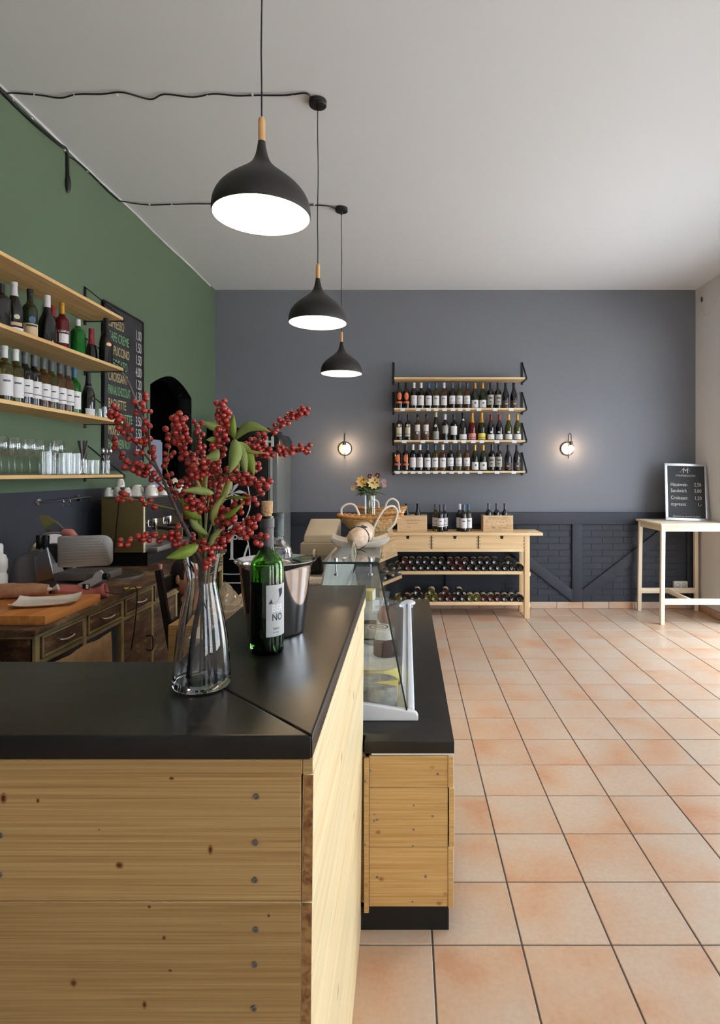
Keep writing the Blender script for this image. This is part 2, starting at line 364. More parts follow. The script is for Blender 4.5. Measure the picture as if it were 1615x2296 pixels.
sk = struct(MB().box(XL, XR, YB-0.010, YB, 0, 0.079).obj('baseboard_back', M['grout'], smooth=False), 'terracotta skirting tiles')
for i in range(19):
    x0, x1 = max(XL, TX0-8*TS+i*0.303+0.12), min(XR-0.012, TX0-8*TS+(i+1)*0.303+0.12-0.005)
    if x1-x0 > 0.03: MB().box(x0, x1, YB-0.020, YB-0.010, 0.003, 0.081-R.uniform(0, 0.003)).obj('tile', M['tile'], sk, bevel=0.001, bseg=1)
# left wall: green above, dark below, pointed-arch opening into a dark passage
AY0, AY1 = 5.06, 6.04
def arch(y):
    t = (y-AY0)/(AY1-AY0); return 2.35+0.145*(1-abs(2*t-1)**1.7)
DZ = 1.467
lw = MB(); dd = MB()
for mb, z0, z1 in ((lw, DZ, ZC), (dd, 0, DZ)):
    mb.box(XL-0.14, XL, YF, AY0, z0, z1); mb.box(XL-0.14, XL, AY1, YB, z0, z1)
n = 24
for k in range(n):
    ya, yb = AY0+(AY1-AY0)*k/n, AY0+(AY1-AY0)*(k+1)/n
    lw.prism([(ya, arch(ya)), (yb, arch(yb)), (yb, ZC), (ya, ZC)], XL-0.14, XL, 'x')
wl = struct(lw.obj('wall_left', M['green'], smooth=False), 'green painted wall with a pointed archway')
dd.obj('dado', M['dado'], wl, smooth=False)
MB().tube([(XL+0.003, y, ZC-0.008-0.004*math.sin(y*5)) for y in [YF+0.3*i for i in range(31)]], 0.007, 6).obj('paint_edge', M['white_wall'], wl)
jm = MB()
jm.box(XL-0.14, XL-0.003, AY1-0.004, AY1, 0, 2.35).box(XL-0.14, XL-0.003, AY0, AY0+0.004, 0, 2.35)
for k in range(n):
    ya, yb = AY0+(AY1-AY0)*k/n, AY0+(AY1-AY0)*(k+1)/n
    jm.prism([(ya, arch(ya)-0.004), (yb, arch(yb)-0.004), (yb, arch(yb)), (ya, arch(ya))], XL-0.14, XL-0.003, 'x')
jm.obj('arch_lining', M['black'], wl, smooth=False)
dk = mat('passage_paint', lin(30, 30, 33), 0.9)
px0 = -4.6
for nm_, bx_ in (('wall_passage', (px0-0.1, px0, 4.2, 7.2, 0, 2.8)), ('wall_passage_near', (px0, XL-0.14, 4.2, 4.3, 0, 2.8)), ('wall_passage_far', (px0, XL-0.14, 7.1, 7.2, 0, 2.8)), ('ceiling_passage', (px0, XL-0.14, 4.3, 7.1, 2.7, 2.8)), ('floor_passage', (px0, XL-0.14, 4.3, 7.1, -0.1, 0))):
    struct(MB().box(*bx_).obj(nm_, dk, smooth=False), 'dark passage behind the archway')
cb = thing('metal_cabinet', 'pale grey-blue cabinet standing inside the dark archway', 'cabinet', (-2.62, 5.46, 0))
gb = mat('grey_blue_enamel', lin(150, 158, 176), 0.4)
MB().box(-0.2, 0.2, -0.28, 0.28, 0.04, 1.90).obj('body', gb, cb, bevel=0.008)
MB().box(0.2, 0.215, -0.27, 0.27, 0.06, 1.88).obj('door', gb, cb, bevel=0.004)
MB().box(-0.18, 0.18, -0.26, 0.26, 0, 0.04).obj('plinth', M['black'], cb)
# right wall with tall daylight openings
def wall_open(axis, a0, a1, t0, t1, wins, name, label):
    mb = MB()
    def bx(p0, p1, z0, z1):
        if p1-p0 > 1e-4 and z1-z0 > 1e-4: mb.box(*((t0, t1, p0, p1) if axis == 'y' else (p0, p1, t0, t1)), z0, z1)
    p = a0
    for q0, q1, z0, z1 in sorted(wins):
        bx(p, q0, 0, ZC); bx(q0, q1, 0, z0); bx(q0, q1, z1, ZC); p = q1
    bx(p, a1, 0, ZC)
    return struct(mb.obj(name, M['white_wall'], smooth=False), label)
wall_open('y', YF-0.3, YB, XR, XR+0.24, WIN_R, 'wall_right', 'off-white wall with shop windows')
wall_open('x', XL-0.3, XR, YF-0.24, YF, WIN_F, 'wall_front', 'off-white street-side wall')
def win(n, axis, q0, q1, z0, z1, t):
    mb = MB(); bw_ = 0.06
    def bx(p0, p1, a, b, w=0.05): mb.box(*((t, t+w, p0, p1) if axis == 'y' else (p0, p1, t, t+w)), a, b)
    for k in range(3):
        c = q0+(q1-q0)*k/2; c = min(max(c-bw_/2, q0), q1-bw_); bx(c, c+bw_, z0, z1)
    for c in (z0, z0+(z1-z0)*0.72, z1-bw_): bx(q0, q1, c, c+bw_)
    o = struct(mb.obj('window_%d' % n, M['black_metal'], smooth=False), 'dark framed shop window')
    for k in range(2):
        m_ = MB(); a, b = q0+(q1-q0)*k/2+0.03, q0+(q1-q0)*(k+1)/2-0.03
        m_.box(*((t+0.02, t+0.026, a, b) if axis == 'y' else (a, b, t+0.02, t+0.026)), z0+0.03, z1-0.03)
        m_.obj('pane', M['window_glass'], o, smooth=False)
M['window_glass'] = pane('window_glass', (0.98, 0.985, 0.985), 0.04)
for i, (y0, y1, z0, z1) in enumerate(WIN_R): win(i+1, 'y', y0, y1, z0, z1, XR+0.16)
for i, (x0, x1, z0, z1) in enumerate(WIN_F): win(i+4, 'x', x0, x1, z0, z1, YF-0.20)
bs = struct(MB().box(XR-0.010, XR, 6.08, YB-0.02, 0, 0.079).obj('baseboard_right', M['grout'], smooth=False), 'terracotta skirting tiles by the door')
for i in range(2): MB().box(XR-0.018, XR-0.010, 6.08+i*0.33, 6.08+i*0.33+0.325, 0.003, 0.08).obj('tile', M['tile'], bs, bevel=0.001, bseg=1)
pv = mat('street_paving', lin(186, 184, 180), 0.9, var=0.1)
struct(MB().box(-14, 26, -22, 24, -0.3, -0.14).obj('ground', pv, smooth=False), 'grey street paving outside')

# ================================================================== BAR COUNTER
BT, BB, BX = 1.19, 1.1535, -0.140        # top, underside, right edge
bar = thing('bar_counter', 'tall L-shaped bar clad in pine planks with black top', 'counter', (-0.48, 1.2, 0))
def bw2(mb):                                              # world coordinates -> bar frame
    mb.v = [(x+0.48, y-1.2, z) for x, y, z in mb.v]; return mb
bw2(MB().prism([(-2.0, 0.863), (BX-0.0006, 0.863), (-0.4806, 1.203), (-2.0, 1.203)], BB, BT)).obj('top_board', M['black_top'], bar, bevel=0.004, bseg=3)
bw2(MB().prism([(BX, 0.8642), (BX, 2.02), (-0.48, 2.02), (-0.48, 1.2042)], BB, BT)).obj('top_board', M['black_top'], bar, bevel=0.004, bseg=3)
bw2(MB().box(-1.98, -0.1582, 0.882, 0.902, 1.122, BB)).obj('plank', M['bar_pine'], bar, bevel=0.001, bseg=1)
pl = bw2(MB().box(-0.1575, -0.1415, 0.882, 2.01, 1.123, BB)).obj('plank', M['bar_side'], bar, bevel=0.001, bseg=1); pl.data.materials.append(M['bar_pine'])
for p in pl.data.polygons:
    if abs(p.normal.y) > 0.8: p.material_index = 1
zs = [1.122, 0.928, 0.734, 0.540, 0.346, 0.152, 0.0]
lean = lambda z: -0.012*(1.15-z)/1.15
for k in range(6):
    za, zb = zs[k+1]+0.0006, zs[k]-0.0006
    bw2(MB().box(-1.98, -0.1605, 0.885, 0.903, za, zb)).obj('plank', M['bar_pine'], bar, bevel=0.0012, bseg=1)
    m_ = MB(); x0, x1 = -0.1575, -0.1405
    m_.add([(x+lean(z)-(0.0055 if y > 1 else 0), y, z) for x in (x0, x1) for y in (0.8845, 2.01) for z in (za, zb)], [(0,1,3,2),(4,6,7,5),(0,4,5,1),(2,3,7,6),(0,2,6,4),(1,5,7,3)])
    pl = bw2(m_).obj('plank', M['bar_side'], bar, bevel=0.001, bseg=1); pl.data.materials.append(M['endgrain'])
    for p in pl.data.polygons:
        if abs(p.normal.y) > 0.8: p.material_index = 1
bw2(MB().box(-1.98, -0.16, 1.17, 1.19, 0.0, BB)).obj('back_panel', M['bar_pine'], bar)
bw2(MB().box(-0.47, -0.45, 1.19, 2.0, 0.0, BB)).obj('back_panel', M['bar_pine'], bar)
bw2(MB().box(-0.45, -0.172, 1.99, 2.008, 0.0, BB)).obj('back_panel', M['bar_pine'], bar)
scr = MB().lathe([(0, 0.0002), (0.0013, 0.0002), (0.0016, 0.0016), (0.0042, 0.0018), (0.0047, 0.0006), (0.0047, 0.0)], 14, M=Matrix.Rotation(math.pi/2, 4, 'X')).mesh('screw'); scr.materials.append(M['screw'])
def screw(parent, x, y, z, s=1.0):
    o = bpy.data.objects.new('screw', scr); COL.objects.link(o); o.parent = parent; o.location = (x, y, z); o.scale = (s, s, s); return o
for px, py in ((575, 1786), (573, 1889), (572, 1973), (574, 2084), (571, 2162), (570, 2260), (1, 1873), (-1, 1961)):
    screw(bar, X(px, 0.885)+0.48, 0.8848-1.2, Z(py, 0.885))

kn_o = mat('knot_halo', lin(150, 104, 58), 0.5, var=0.2, vscale=80); kn_i = mat('knot_core', lin(88, 52, 28), 0.5, var=0.3, vscale=120)
for px, py, a, b in ((8, 1790, 8, 13), (85, 1795, 4, 6), (385, 1745, 6, 4), (472, 1905, 6, 12), (268, 1940, 9, 8), (368, 2103, 5, 6), (335, 2033, 4, 4), (382, 2176, 5, 3), (165, 2204, 8, 10), (324, 2252, 6, 11), (603, 2053, 4, 4), (222, 1860, 2, 2)):
    x, z, s = X(px, 0.885)+0.48, Z(py, 0.885), 0.885/F
    ring = lambda k: [(x+k*a*s*math.cos(t), z+k*b*s*math.sin(t)) for t in [2*math.pi*i/16 for i in range(16)]]
    kn = MB().prism(ring(1.0), 0.88475-1.2, 0.8852-1.2, 'y').obj('knot', kn_o, bar); MB().prism(ring(0.55), 0.88465-1.2, 0.8852-1.2, 'y').obj('knot_core', kn_i, kn)

# ================================================================== LOW DISPLAY COUNTER
LT, LX = 0.663, 0.163
lc = thing('display_counter', 'low pine-clad counter with long black top under the glass case', 'counter', (-0.1, 3.1, 0))
def lw2(mb):
    mb.v = [(x+0.1, y-3.1, z) for x, y, z in mb.v]; return mb
lw2(MB().prism([(-0.1442, 1.985), (LX, 1.985), (LX, 4.228), (-0.405, 4.228), (-0.405, 2.035), (-0.1442, 2.035)], 0.622, LT)).obj('top', M['black_top'], lc, bevel=0.003)
lw2(MB().box(-0.12, LX-0.002, 1.993, 2.3, 0.6135, 0.622)).obj('spacer', M['white_rail'], lc)
zs2 = [0.613, 0.504, 0.300, 0.096]
for k in range(3):
    lw2(MB().box(-0.1280, 0.141, 1.990, 2.008, zs2[k+1]+0.0006, zs2[k]-0.0006)).obj('plank', M['low_pine'], lc, bevel=0.001, bseg=1)
    o_ = 0.0 if k != 1 else 0.003
    pl = lw2(MB().box(0.1425+o_, 0.1605+o_, 1.987, 4.2, zs2[k+1]+0.0006-0.004*(k == 2), zs2[k]-0.0006)).obj('plank', M['bar_side'], lc, bevel=0.001, bseg=1)
    pl.data.materials.append(M['low_pine'])
    for p in pl.data.polygons:
        if abs(p.normal.y) > 0.8: p.material_index = 1
lw2(MB().box(-0.1450, -0.1290, 1.982, 2.0, 0.080, 0.606)).obj('batten', M['low_pine'], lc, bevel=0.001, bseg=1)
lw2(MB().box(-0.20, -0.142, 2.012, 2.03, 0.080, 0.606)).obj('filler', M['low_pine'], lc)
lw2(MB().box(-0.40, 0.141, 2.06, 4.19, 0.096, 0.62)).obj('carcass', M['low_pine'], lc)
lw2(MB().box(-0.20, 0.146, 2.012, 4.15, 0.0, 0.096)).obj('plinth', M['black'], lc)
for px, py, s in ((830,1728,1),(982,1736,1),(846,1838,1),(970,1830,0.9),(928,1860,0.8),(926,1897,0.8),(928,1806,0.7),(846,1967,1),(955,1965,1),(925,2022,0.7),(840,1826,0.7),(839,1841,0.7)):
    screw(lc, X(px, 1.99)+0.1, 1.9898-3.1, Z(py, 1.99), s*0.95)
for px, py in ((819,1752),(819,1894),(816,2021)): screw(lc, X(px, 1.982)+0.1, 1.9818-3.1, Z(py, 1.982), 0.8)

# ------------------------------------------------------------------ glass display case
CY0, CY1 = 2.148, 3.96
dc = thing('display_case', 'glass chilled display case with sloping front pane and white base', 'display case', (-0.27, 3.05, LT))
def dw(mb):
    mb.v = [(x+0.27, y-3.05, z-LT) for x, y, z in mb.v]; return mb
for y0, y1 in ((CY0, CY0+0.024), (CY1-0.024, CY1)):       # rounded white end mouldings
    poly = [(-0.40, LT), (0.043, LT), (0.043, LT+0.018), (0.038, LT+0.029), (0.026, LT+0.035), (-0.20, LT+0.072), (-0.40, LT+0.075)]
    dw(MB().prism(poly, y0, y1, 'y')).obj('end_moulding', M['white_rail'], dc, bevel=0.006, bseg=3)
dw(MB().box(-0.40, 0.018, CY0+0.024, CY1-0.024, LT, LT+0.012)).obj('tray', M['white_rail'], dc)
dw(MB().prism([(0.006, LT+0.012), (0.030, LT+0.012), (0.030, LT+0.034), (0.024, LT+0.040), (0.006, LT+0.044)], CY0+0.02, CY1-0.03, 'y')).obj('front_rail', M['white_rail'], dc, bevel=0.003)
dw(MB().lathe([(0, 0), (0.042, 0), (0.048, 0.006), (0.045, 0.016), (0.03, 0.024), (0, 0.027)], 20, c=(0.012, CY1-0.03, LT+0.030))).obj('end_cap', M['white_rail'], dc)
GT = 1.247
def slant(xa, za, xb, zb, y0, y1, t=0.005):
    n_ = Vector((-(zb-za), 0, xb-xa)).normalized()*t
    return MB().prism([(xa, za), (xb, zb), (xb+n_.x, zb+n_.z), (xa+n_.x, za+n_.z)], y0, y1, 'y')
ym = (CY0+CY1)/2+0.1
dw(slant(0.002, LT+0.044, -0.104, GT-0.004, CY0+0.006, ym)).obj('front_pane', M['glass'], dc, smooth=False)
dw(slant(0.002, LT+0.044, -0.104, GT-0.004, ym+0.006, CY1-0.006)).obj('front_pane', M['glass'], dc, smooth=False)
dw(slant(0.0035, LT+0.040, -0.1025, GT-0.006, CY0+0.0015, CY0+0.0055, 0.006)).obj('pane_edge', M['glass_edge'], dc, smooth=False)
dw(MB().prism([(-0.385, LT+0.075), (-0.005, LT+0.045), (-0.110, GT-0.012), (-0.292, GT-0.012)], CY0+0.010, CY0+0.015, 'y')).obj('end_pane', M['glass'], dc, smooth=False)
dw(MB().prism([(-0.385, LT+0.075), (-0.005, LT+0.045), (-0.110, GT-0.012), (-0.292, GT-0.012)], CY1-0.015, CY1-0.010, 'y')).obj('end_pane', M['glass'], dc, smooth=False)
dw(MB().box(-0.313, -0.103, CY0, CY1, GT-0.004, GT+0.004)).obj('top_pane', M['glass'], dc, smooth=False)
dw(MB().box(-0.313, -0.103, CY0-0.0012, CY0-0.0002, GT-0.0045, GT+0.0042)).obj('pane_edge', M['glass_edge'], dc, smooth=False)
dw(MB().box(-0.335, -0.12, CY0+0.06, CY1-0.06, 0.945, 0.951)).obj('glass_shelf', M['glass'], dc, smooth=False)
dw(MB().box(-0.335, -0.12, CY0+0.058, CY0+0.061, 0.945, 0.951)).obj('pane_edge', M['glass_edge'], dc, smooth=False)
for y in (2.5, 3.2, 3.75): dw(MB().box(-0.335, -0.13, y, y+0.012, 0.93, 0.944)).obj('shelf_bracket', M['black_metal'], dc)
grm = mat('steel_liner', lin(168, 172, 168), 0.45, 0.2, bump=0.25, bscale=18, var=0.12, vscale=9)
dw(slant(-0.395, LT+0.08, -0.30, GT-0.01, CY0+0.03, CY1-0.03, 0.006)).obj('rear_door', grm, dc)
for x in (-0.265, -0.135):
    dw(MB().lathe([(0, 0.010), (0.006, 0.009), (0.007, 0.004), (0.007, 0.0), (0.0025, -0.001), (0.0025, -0.045), (0.008, -0.048), (0.008, -0.056), (0, -0.058)], 12, c=(x, CY0+0.035, GT+0.004))).obj('glass_clamp', M['steel'], dc)

# cheeses and goods in the case
def wheel(cx, cy, cz, r, h, a0, a1, rind, paste, label, name='cheese', labelled=False, rz=0, top=None):
    t = thing(name, label, 'cheese', (cx, cy, cz), rz)
    n_ = 22; full = a1-a0 > 6.2
    pts = [(r*math.cos(a0+(a1-a0)*i/n_), r*math.sin(a0+(a1-a0)*i/n_)) for i in range(n_+(0 if full else 1))]
    if not full: pts = pts+[(0, 0)]
    ob = MB().prism(pts, 0, h).obj('rind', rind, t, bevel=min(h*0.2, 0.012), bseg=3)
    if not full:
        for a, sgn in ((a0, -1), (a1, 1)):
            Mx = Matrix.Rotation(a, 4, 'Z')
            MB().box(0.002, r-0.004, sgn*0.0003-0.0012, sgn*0.0003+0.0012, 0.004, h-0.004, Mx).obj('cut_face', paste, t)
    if top: MB().prism([(x*0.985, y*0.985) for x, y in pts], h, h+0.0012).obj('top_crust', top, t)
    if labelled:
        MB().lathe([(0, h+0.0008), (r*0.80, h+0.0008)], 26).obj('paper_label', M['paper'], t)
        MB().lathe([(r*0.50, h+0.0012), (r*0.62, h+0.0012)], 26).obj('label_print', M['f_red'], t)
        MB().lathe([(0, h+0.0012), (r*0.34, h+0.0012)], 26).obj('label_print', M['tan_label'], t)
    return t
M['rind_grey'] = mat('grey_mould_rind', lin(150, 148, 142), 0.9, bump=0.6, bscale=70, var=0.25, vscale=25)
M['rind_white'] = mat('white_rind', lin(206, 200, 184), 0.85, bump=0.3, bscale=50, var=0.1, vscale=14)
M['rind_brown'] = mat('dark_brown_rind', lin(86, 62, 58), 0.7, bump=0.3, bscale=40, var=0.2, vscale=20)
M['paste_yellow'] = mat('yellow_cheese', lin(226, 206, 122), 0.5, bump=0.1, bscale=60)
tz = LT+0.0125
wheel(-0.130, 2.285, tz, 0.105, 0.085, 0.3, 5.9, M['rind_grey'], M['paste_yellow'], 'grey mouldy-rind cheese at the near end of the glass case')
wheel(-0.135, 2.56, tz, 0.125, 0.075, -2.9, 0.2, M['paste_yellow'], M['paste_yellow'], 'half wheel of yellow cheese with pale rind in the case', rz=0.35, top=M['rind_white'])
wheel(-0.105, 2.90, tz, 0.06, 0.07, 0.2, 4.2, M['rind_brown'], M['f_red'], 'small dark-rind cheese behind the yellow half wheel', rz=2.6)
wheel(-0.150, 3.13, tz, 0.085, 0.075, 0, 2*math.pi, M['rind_white'], M['paste_yellow'], 'round cheese box with printed paper label in the case', labelled=True)
ham = thing('cured_ham', 'wrapped rosy ham piece at the far end of the case', 'ham', (-0.12, 3.45, tz))
MB().ball((0, 0, 0.06), 0.06, 14, 10, (0.9, 1.3, 1)).obj('meat', mat('cured_meat', lin(176, 132, 112), 0.5, var=0.2, vscale=18), ham)
MB().lathe([(0.02, 0.11), (0.012, 0.15), (0.022, 0.20), (0, 0.20)], 10).obj('twisted_wrap', mat('clear_wrap_white', lin(220, 220, 220), 0.3), ham)
for cx, cy in ((-0.18, 2.42), (-0.25, 2.75)):
    pass
tgp = P(843, 1310, 2.75)
o = MB().box(-0.012, 0.012, -0.0008, 0.0008, 0, 0.026).obj('price_card', M['paper']); o.location = (-0.14, 2.75, 0.9515); o.rotation_euler = (-0.2, 0, 0.3); tag(o, 'small white price card on the glass shelf of the case', 'price card')
def cheese_on_shelf():
    t = thing('cheese', 'small pale cheese wedge on the glass shelf of the case', 'cheese', (-0.26, 2.9, 0.9515))
    MB().prism([(0, 0), (0.10, 0.02), (0.09, -0.06)], 0, 0.05).obj('wedge', M['paste_yellow'], t, bevel=0.004)
    MB().prism([(0.1015, 0.021), (0.1045, 0.019), (0.0935, -0.062), (0.0905, -0.061)], 0.001, 0.049).obj('rind', M['rind_white'], t)
cheese_on_shelf()
# ================================================================== PENDANT LAMPS
M['bulb'] = mat('warm_bulb', (1, 1, 1), 0.3, emit=(1.0, 0.72, 0.40), es=200)
M['shade_in'] = mat('white_shade_lining', lin(248, 244, 236), 0.6)
M['shade_out'] = mat('matt_black_shade', lin(34, 31, 30), 0.55, spec=0.4)
outer = [(0.0125, 0.255), (0.0135, 0.245), (0.017, 0.225), (0.024, 0.200), (0.036, 0.178), (0.060, 0.155), (0.092, 0.130), (0.122, 0.105), (0.146, 0.078), (0.160, 0.050), (0.165, 0.025), (0.1655, 0.010), (0.164, 0.0)]
inner = [(0.162, 0.0), (0.1635, 0.012), (0.163, 0.025), (0.158, 0.049), (0.144, 0.076), (0.120, 0.103), (0.090, 0.128), (0.058, 0.152), (0.034, 0.174), (0.022, 0.196), (0, 0.20)]
def spline_prof(pr, n=3):
    return [(max(p.x, 0), p.y) for p in smooth_path([(r, z, 0) for r, z in pr], n)]
PEND = [(-0.4956, 1.99, 2.457, 'large black teardrop pendant lamp hanging nearest above the bar'),
        (-0.508, 3.33, 2.436, 'black teardrop pendant lamp hanging in the middle of the three'),
        (-0.5236, 4.68, 2.376, 'smallest-looking black teardrop pendant lamp before the grey wall')]
for x, y, z, lab in PEND:
    t = thing('pendant_lamp', lab, 'lamp', (x, y, z), group='black pendant lamps above the bar')
    sh = MB().lathe(spline_prof(outer), 56).obj('lamp_shade', M['shade_out'], t)
    MB().lathe(spline_prof(inner), 56).obj('shade_lining', M['shade_in'], t)
    MB().lathe([(0, 0.338), (0.006, 0.338), (0.0105, 0.333), (0.012, 0.325), (0.012, 0.2555), (0, 0.2555)], 20).obj('wooden_neck', M['handle_wood'], t)
    MB().lathe([(0.012, 0.19), (0.016, 0.18), (0.016, 0.135), (0, 0.135)], 14).obj('socket', M['black_metal'], t)
    MB().ball((0, 0, 0.098), 0.034, 18, 12).obj('bulb', M['bulb'], t)
    cz = ZC-z
    MB().tube([(0, 0, 0.335)]+[(0.0015*math.sin(k*1.3+x*9), 0.0015*math.cos(k*1.7), 0.335+(cz-0.36)*k/8) for k in range(1, 8)]+[(0, 0, cz-0.02)], 0.0027, 8).obj('cord', M['black_metal'], t)
    MB().lathe([(0, cz-0.055), (0.008, cz-0.055), (0.008, cz-0.032), (0.046, cz-0.032), (0.050, cz-0.028), (0.050, cz-0.003), (0, cz-0.003)], 28).obj('canopy', M['black_metal'], t)
# cables clipped to the ceiling and along the corner
def cable(pts, label, clips, r=0.0045):
    t = thing('ceiling_cable', label, 'cable', pts[0])
    o = Vector(pts[0]); sp = smooth_path([Vector(p)-o for p in pts], 5)
    MB().tube(sp, r, 7).obj('cord', M['black_metal'], t)
    for c in clips:
        q = Vector(c)-o; MB().box(q.x-0.005, q.x+0.005, q.y-0.008, q.y+0.008, q.z-0.005, q.z+0.008).obj('clip', M['white_rail'], t)
cpts = [(-2.215, 3.20, ZC-0.05), (-2.20, 3.25, ZC-0.010)]
for px, dy in ((90, 0.0), (130, -0.03), (175, 0.01), (230, 0.012), (280, 0.03), (330, -0.045), (370, 0.01), (430, -0.02), (480, 0.015), (530, -0.005), (575, 0), (640, 0.0), (690, 0.02)):
    cpts.append((X(px, 3.27), 3.27-dy*0.8, ZC-0.009))
cpts.append((-0.545, 3.33, ZC-0.012))
cable(cpts, 'black cable clipped across the ceiling to the middle pendant lamp', [(X(px, 3.27), 3.27, ZC-0.009) for px in (78, 168, 262, 370, 466, 567, 657)])
cpts = [(-2.21, 4.50, ZC-0.03), (-2.19, 4.56, ZC-0.010)]+[(X(px, 4.6), 4.6+dy, ZC-0.009) for px, dy in ((300, -0.02), (335, 0.01), (385, 0.0), (450, -0.01), (520, 0.0), (600, 0.01), (690, 0.01), (735, 0.03))]+[(-0.56, 4.68, ZC-0.012)]
cable(cpts, 'black cable clipped across the ceiling to the farthest pendant lamp', [(X(px, 4.6), 4.6, ZC-0.009) for px in (335, 386, 452, 705)])
yy = [2.7, 2.95, 3.2, 3.3, 3.45, 3.6, 3.72, 3.80]
cable([(XL+0.010, y, ZC-0.035-0.012*math.sin(y*6)) for y in yy]+[(XL+0.010, 3.81, ZC-0.12), (XL+0.012, 3.81, ZC-0.20)], 'thick black cables running along the green wall corner', [(XL+0.008, y, ZC-0.035) for y in (3.28, 3.45, 3.62, 3.78)], 0.011)
cable([(XL+0.012, 3.80, ZC-0.06), (XL+0.010, 3.9, ZC-0.035), (XL+0.009, 4.1, ZC-0.028), (XL+0.009, 4.3, ZC-0.034), (XL+0.010, 4.5, ZC-0.030)], 'thin black cable continuing along the green wall corner', [(XL+0.008, y, ZC-0.03) for y in (3.92, 4.05, 4.2, 4.35)], 0.006)
jb = thing('cable_connector', 'small dark cable connector hanging on the green wall', 'connector', (XL+0.014, 3.81, ZC-0.20))
MB().lathe([(0, 0.01), (0.012, 0.008), (0.017, -0.02), (0.017, -0.06), (0.010, -0.085), (0, -0.09)], 12).obj('plug', M['black_metal'], jb)
MB().ball((0, 0, -0.088), 0.011, 8, 6).obj('tip', M['f_brown'], jb)

# ================================================================== WALL SHELVES
def strap(parent, name, pts, wid, th, axis):
    """flat metal strap following pts (in the plane normal to AXIS), wid wide along AXIS."""
    mb = MB(); pts = [Vector(p) for p in pts]
    a = Vector((1, 0, 0)) if axis == 'x' else Vector((0, 1, 0))
    vs = []
    for i, p in enumerate(pts):
        t = (pts[min(i+1, len(pts)-1)]-pts[max(i-1, 0)]).normalized(); nn = t.cross(a).normalized()
        vs += [p+a*sx*wid/2+nn*sy*th/2 for sx, sy in ((-1, -1), (1, -1), (1, 1), (-1, 1))]
    fs = [(0, 1, 2, 3)[::-1], tuple(4*(len(pts)-1)+k for k in range(4))]
    for i in range(len(pts)-1):
        fs += [(4*i+k, 4*i+(k+1) % 4, 4*i+4+(k+1) % 4, 4*i+4+k) for k in range(4)]
    return mb.add(vs, fs).obj(name, M['black_metal'], parent)
# grey wall: four boards
SH_B = [2.632, 2.286, 1.926, 1.581]; SHN = ['empty topmost', 'upper', 'middle', 'lowest']
for z, nm in zip(SH_B, SHN):
    t = thing('wall_shelf', '%s pine shelf board on the slate grey wall' % nm, 'shelf', (0.595, YB, z), group='pine shelves on the grey wall')
    MB().box(-0.735, 0.735, -0.255, -0.004, 0, 0.020).obj('board', M['shelf_pine_x'], t, bevel=0.0015, bseg=1)
    for s in (-1, 1):
        x = s*0.748
        strap(t, 'bracket', [(x, -0.004, 0.235), (x, -0.004, -0.03)], 0.024, 0.006, 'x')
        strap(t, 'bracket_arm', [(x, -0.006, 0.232), (x, -0.262, 0.012), (x, -0.262, -0.004), (x, -0.006, -0.006)], 0.018, 0.005, 'x')
# green wall: four boards seen along their length
SH_L = [2.632, 2.283, 1.918, 1.548]; SHLN = ['empty topmost', 'spirit-bottle', 'wine-bottle', 'drinking-glass']
for z, nm in zip(SH_L, SHLN):
    t = thing('wall_shelf', '%s pine shelf board on the green wall' % nm, 'shelf', (XL, 2.8, z), group='pine shelves on the green wall')
    MB().box(0.004, 0.272, -1.25, 1.22, 0, 0.020).obj('board', M['shelf_pine'], t, bevel=0.0015, bseg=1)
    for y in (1.228, -0.2):
        yb = y if y > 1 else y
        if y > 1:
            strap(t, 'bracket', [(0.004, y, 0.235), (0.004, y, -0.03)], 0.024, 0.006, 'y')
            strap(t, 'bracket_arm', [(0.006, y, 0.232), (0.278, y, 0.012), (0.278, y, -0.004), (0.006, y, -0.006)], 0.018, 0.005, 'y')
        else: strap(t, 'bracket_arm', [(0.006, y, -0.03), (0.27, y, -0.003)], 0.018, 0.005, 'y')

# ================================================================== BOTTLES
PROF = {
 'bordeaux': [(0, .022), (.018, .016), (.029, .002), (.034, 0), (.0372, .004), (.0375, .012), (.0375, .185), (.0362, .196), (.031, .207), (.022, .217), (.0162, .227), (.0148, .240), (.0142, .284), (.0158, .285), (.0158, .296), (.0148, .300), (0, .300)],
 'burgundy': [(0, .022), (.018, .016), (.031, .002), (.037, 0), (.0405, .005), (.041, .014), (.041, .135), (.039, .155), (.033, .180), (.025, .203), (.0185, .225), (.0152, .245), (.0142, .280), (.0158, .281), (.0158, .292), (.0148, .297), (0, .297)],
 'champagne': [(0, .022), (.018, .016), (.033, .002), (.040, 0), (.0435, .005), (.044, .014), (.044, .135), (.0415, .160), (.034, .190), (.0255, .215), (.0195, .240), (.0165, .265), (.0155, .290), (.0185, .292), (.0185, .305), (.0165, .316), (0, .318)],
 'riesling': [(0, .022), (.018, .016), (.029, .002), (.034, 0), (.0368, .004), (.037, .012), (.037, .125), (.0345, .155), (.029, .195), (.022, .235), (.0168, .268), (.0145, .300), (.0158, .301), (.0158, .318), (.0145, .322), (0, .322)],
 'square': [(0, .010), (.036, 0), (.042, .003), (.043, .010), (.043, .165), (.041, .180), (.030, .195), (.017, .203), (.0145, .215), (.0145, .255), (0, .256)],
 'round': [(0, .010), (.034, 0), (.045, .006), (.048, .03), (.048, .12), (.044, .15), (.030, .185), (.019, .21), (.0165, .235), (.0165, .30), (0, .301)],
 'bell': [(0, .010), (.034, 0), (.040, .004), (.041, .02), (.034, .10), (.024, .13), (.0165, .15), (.0165, .235), (0, .236)],
}
def rad(kind, z):
    pr = PROF[kind]
    for (r0, z0), (r1, z1) in zip(pr[5:], pr[6:]):
        if z0 <= z <= z1 and z1 > z0: return r0+(r1-r0)*(z-z0)/(z1-z0)
    return pr[6][0]
_pm = {}
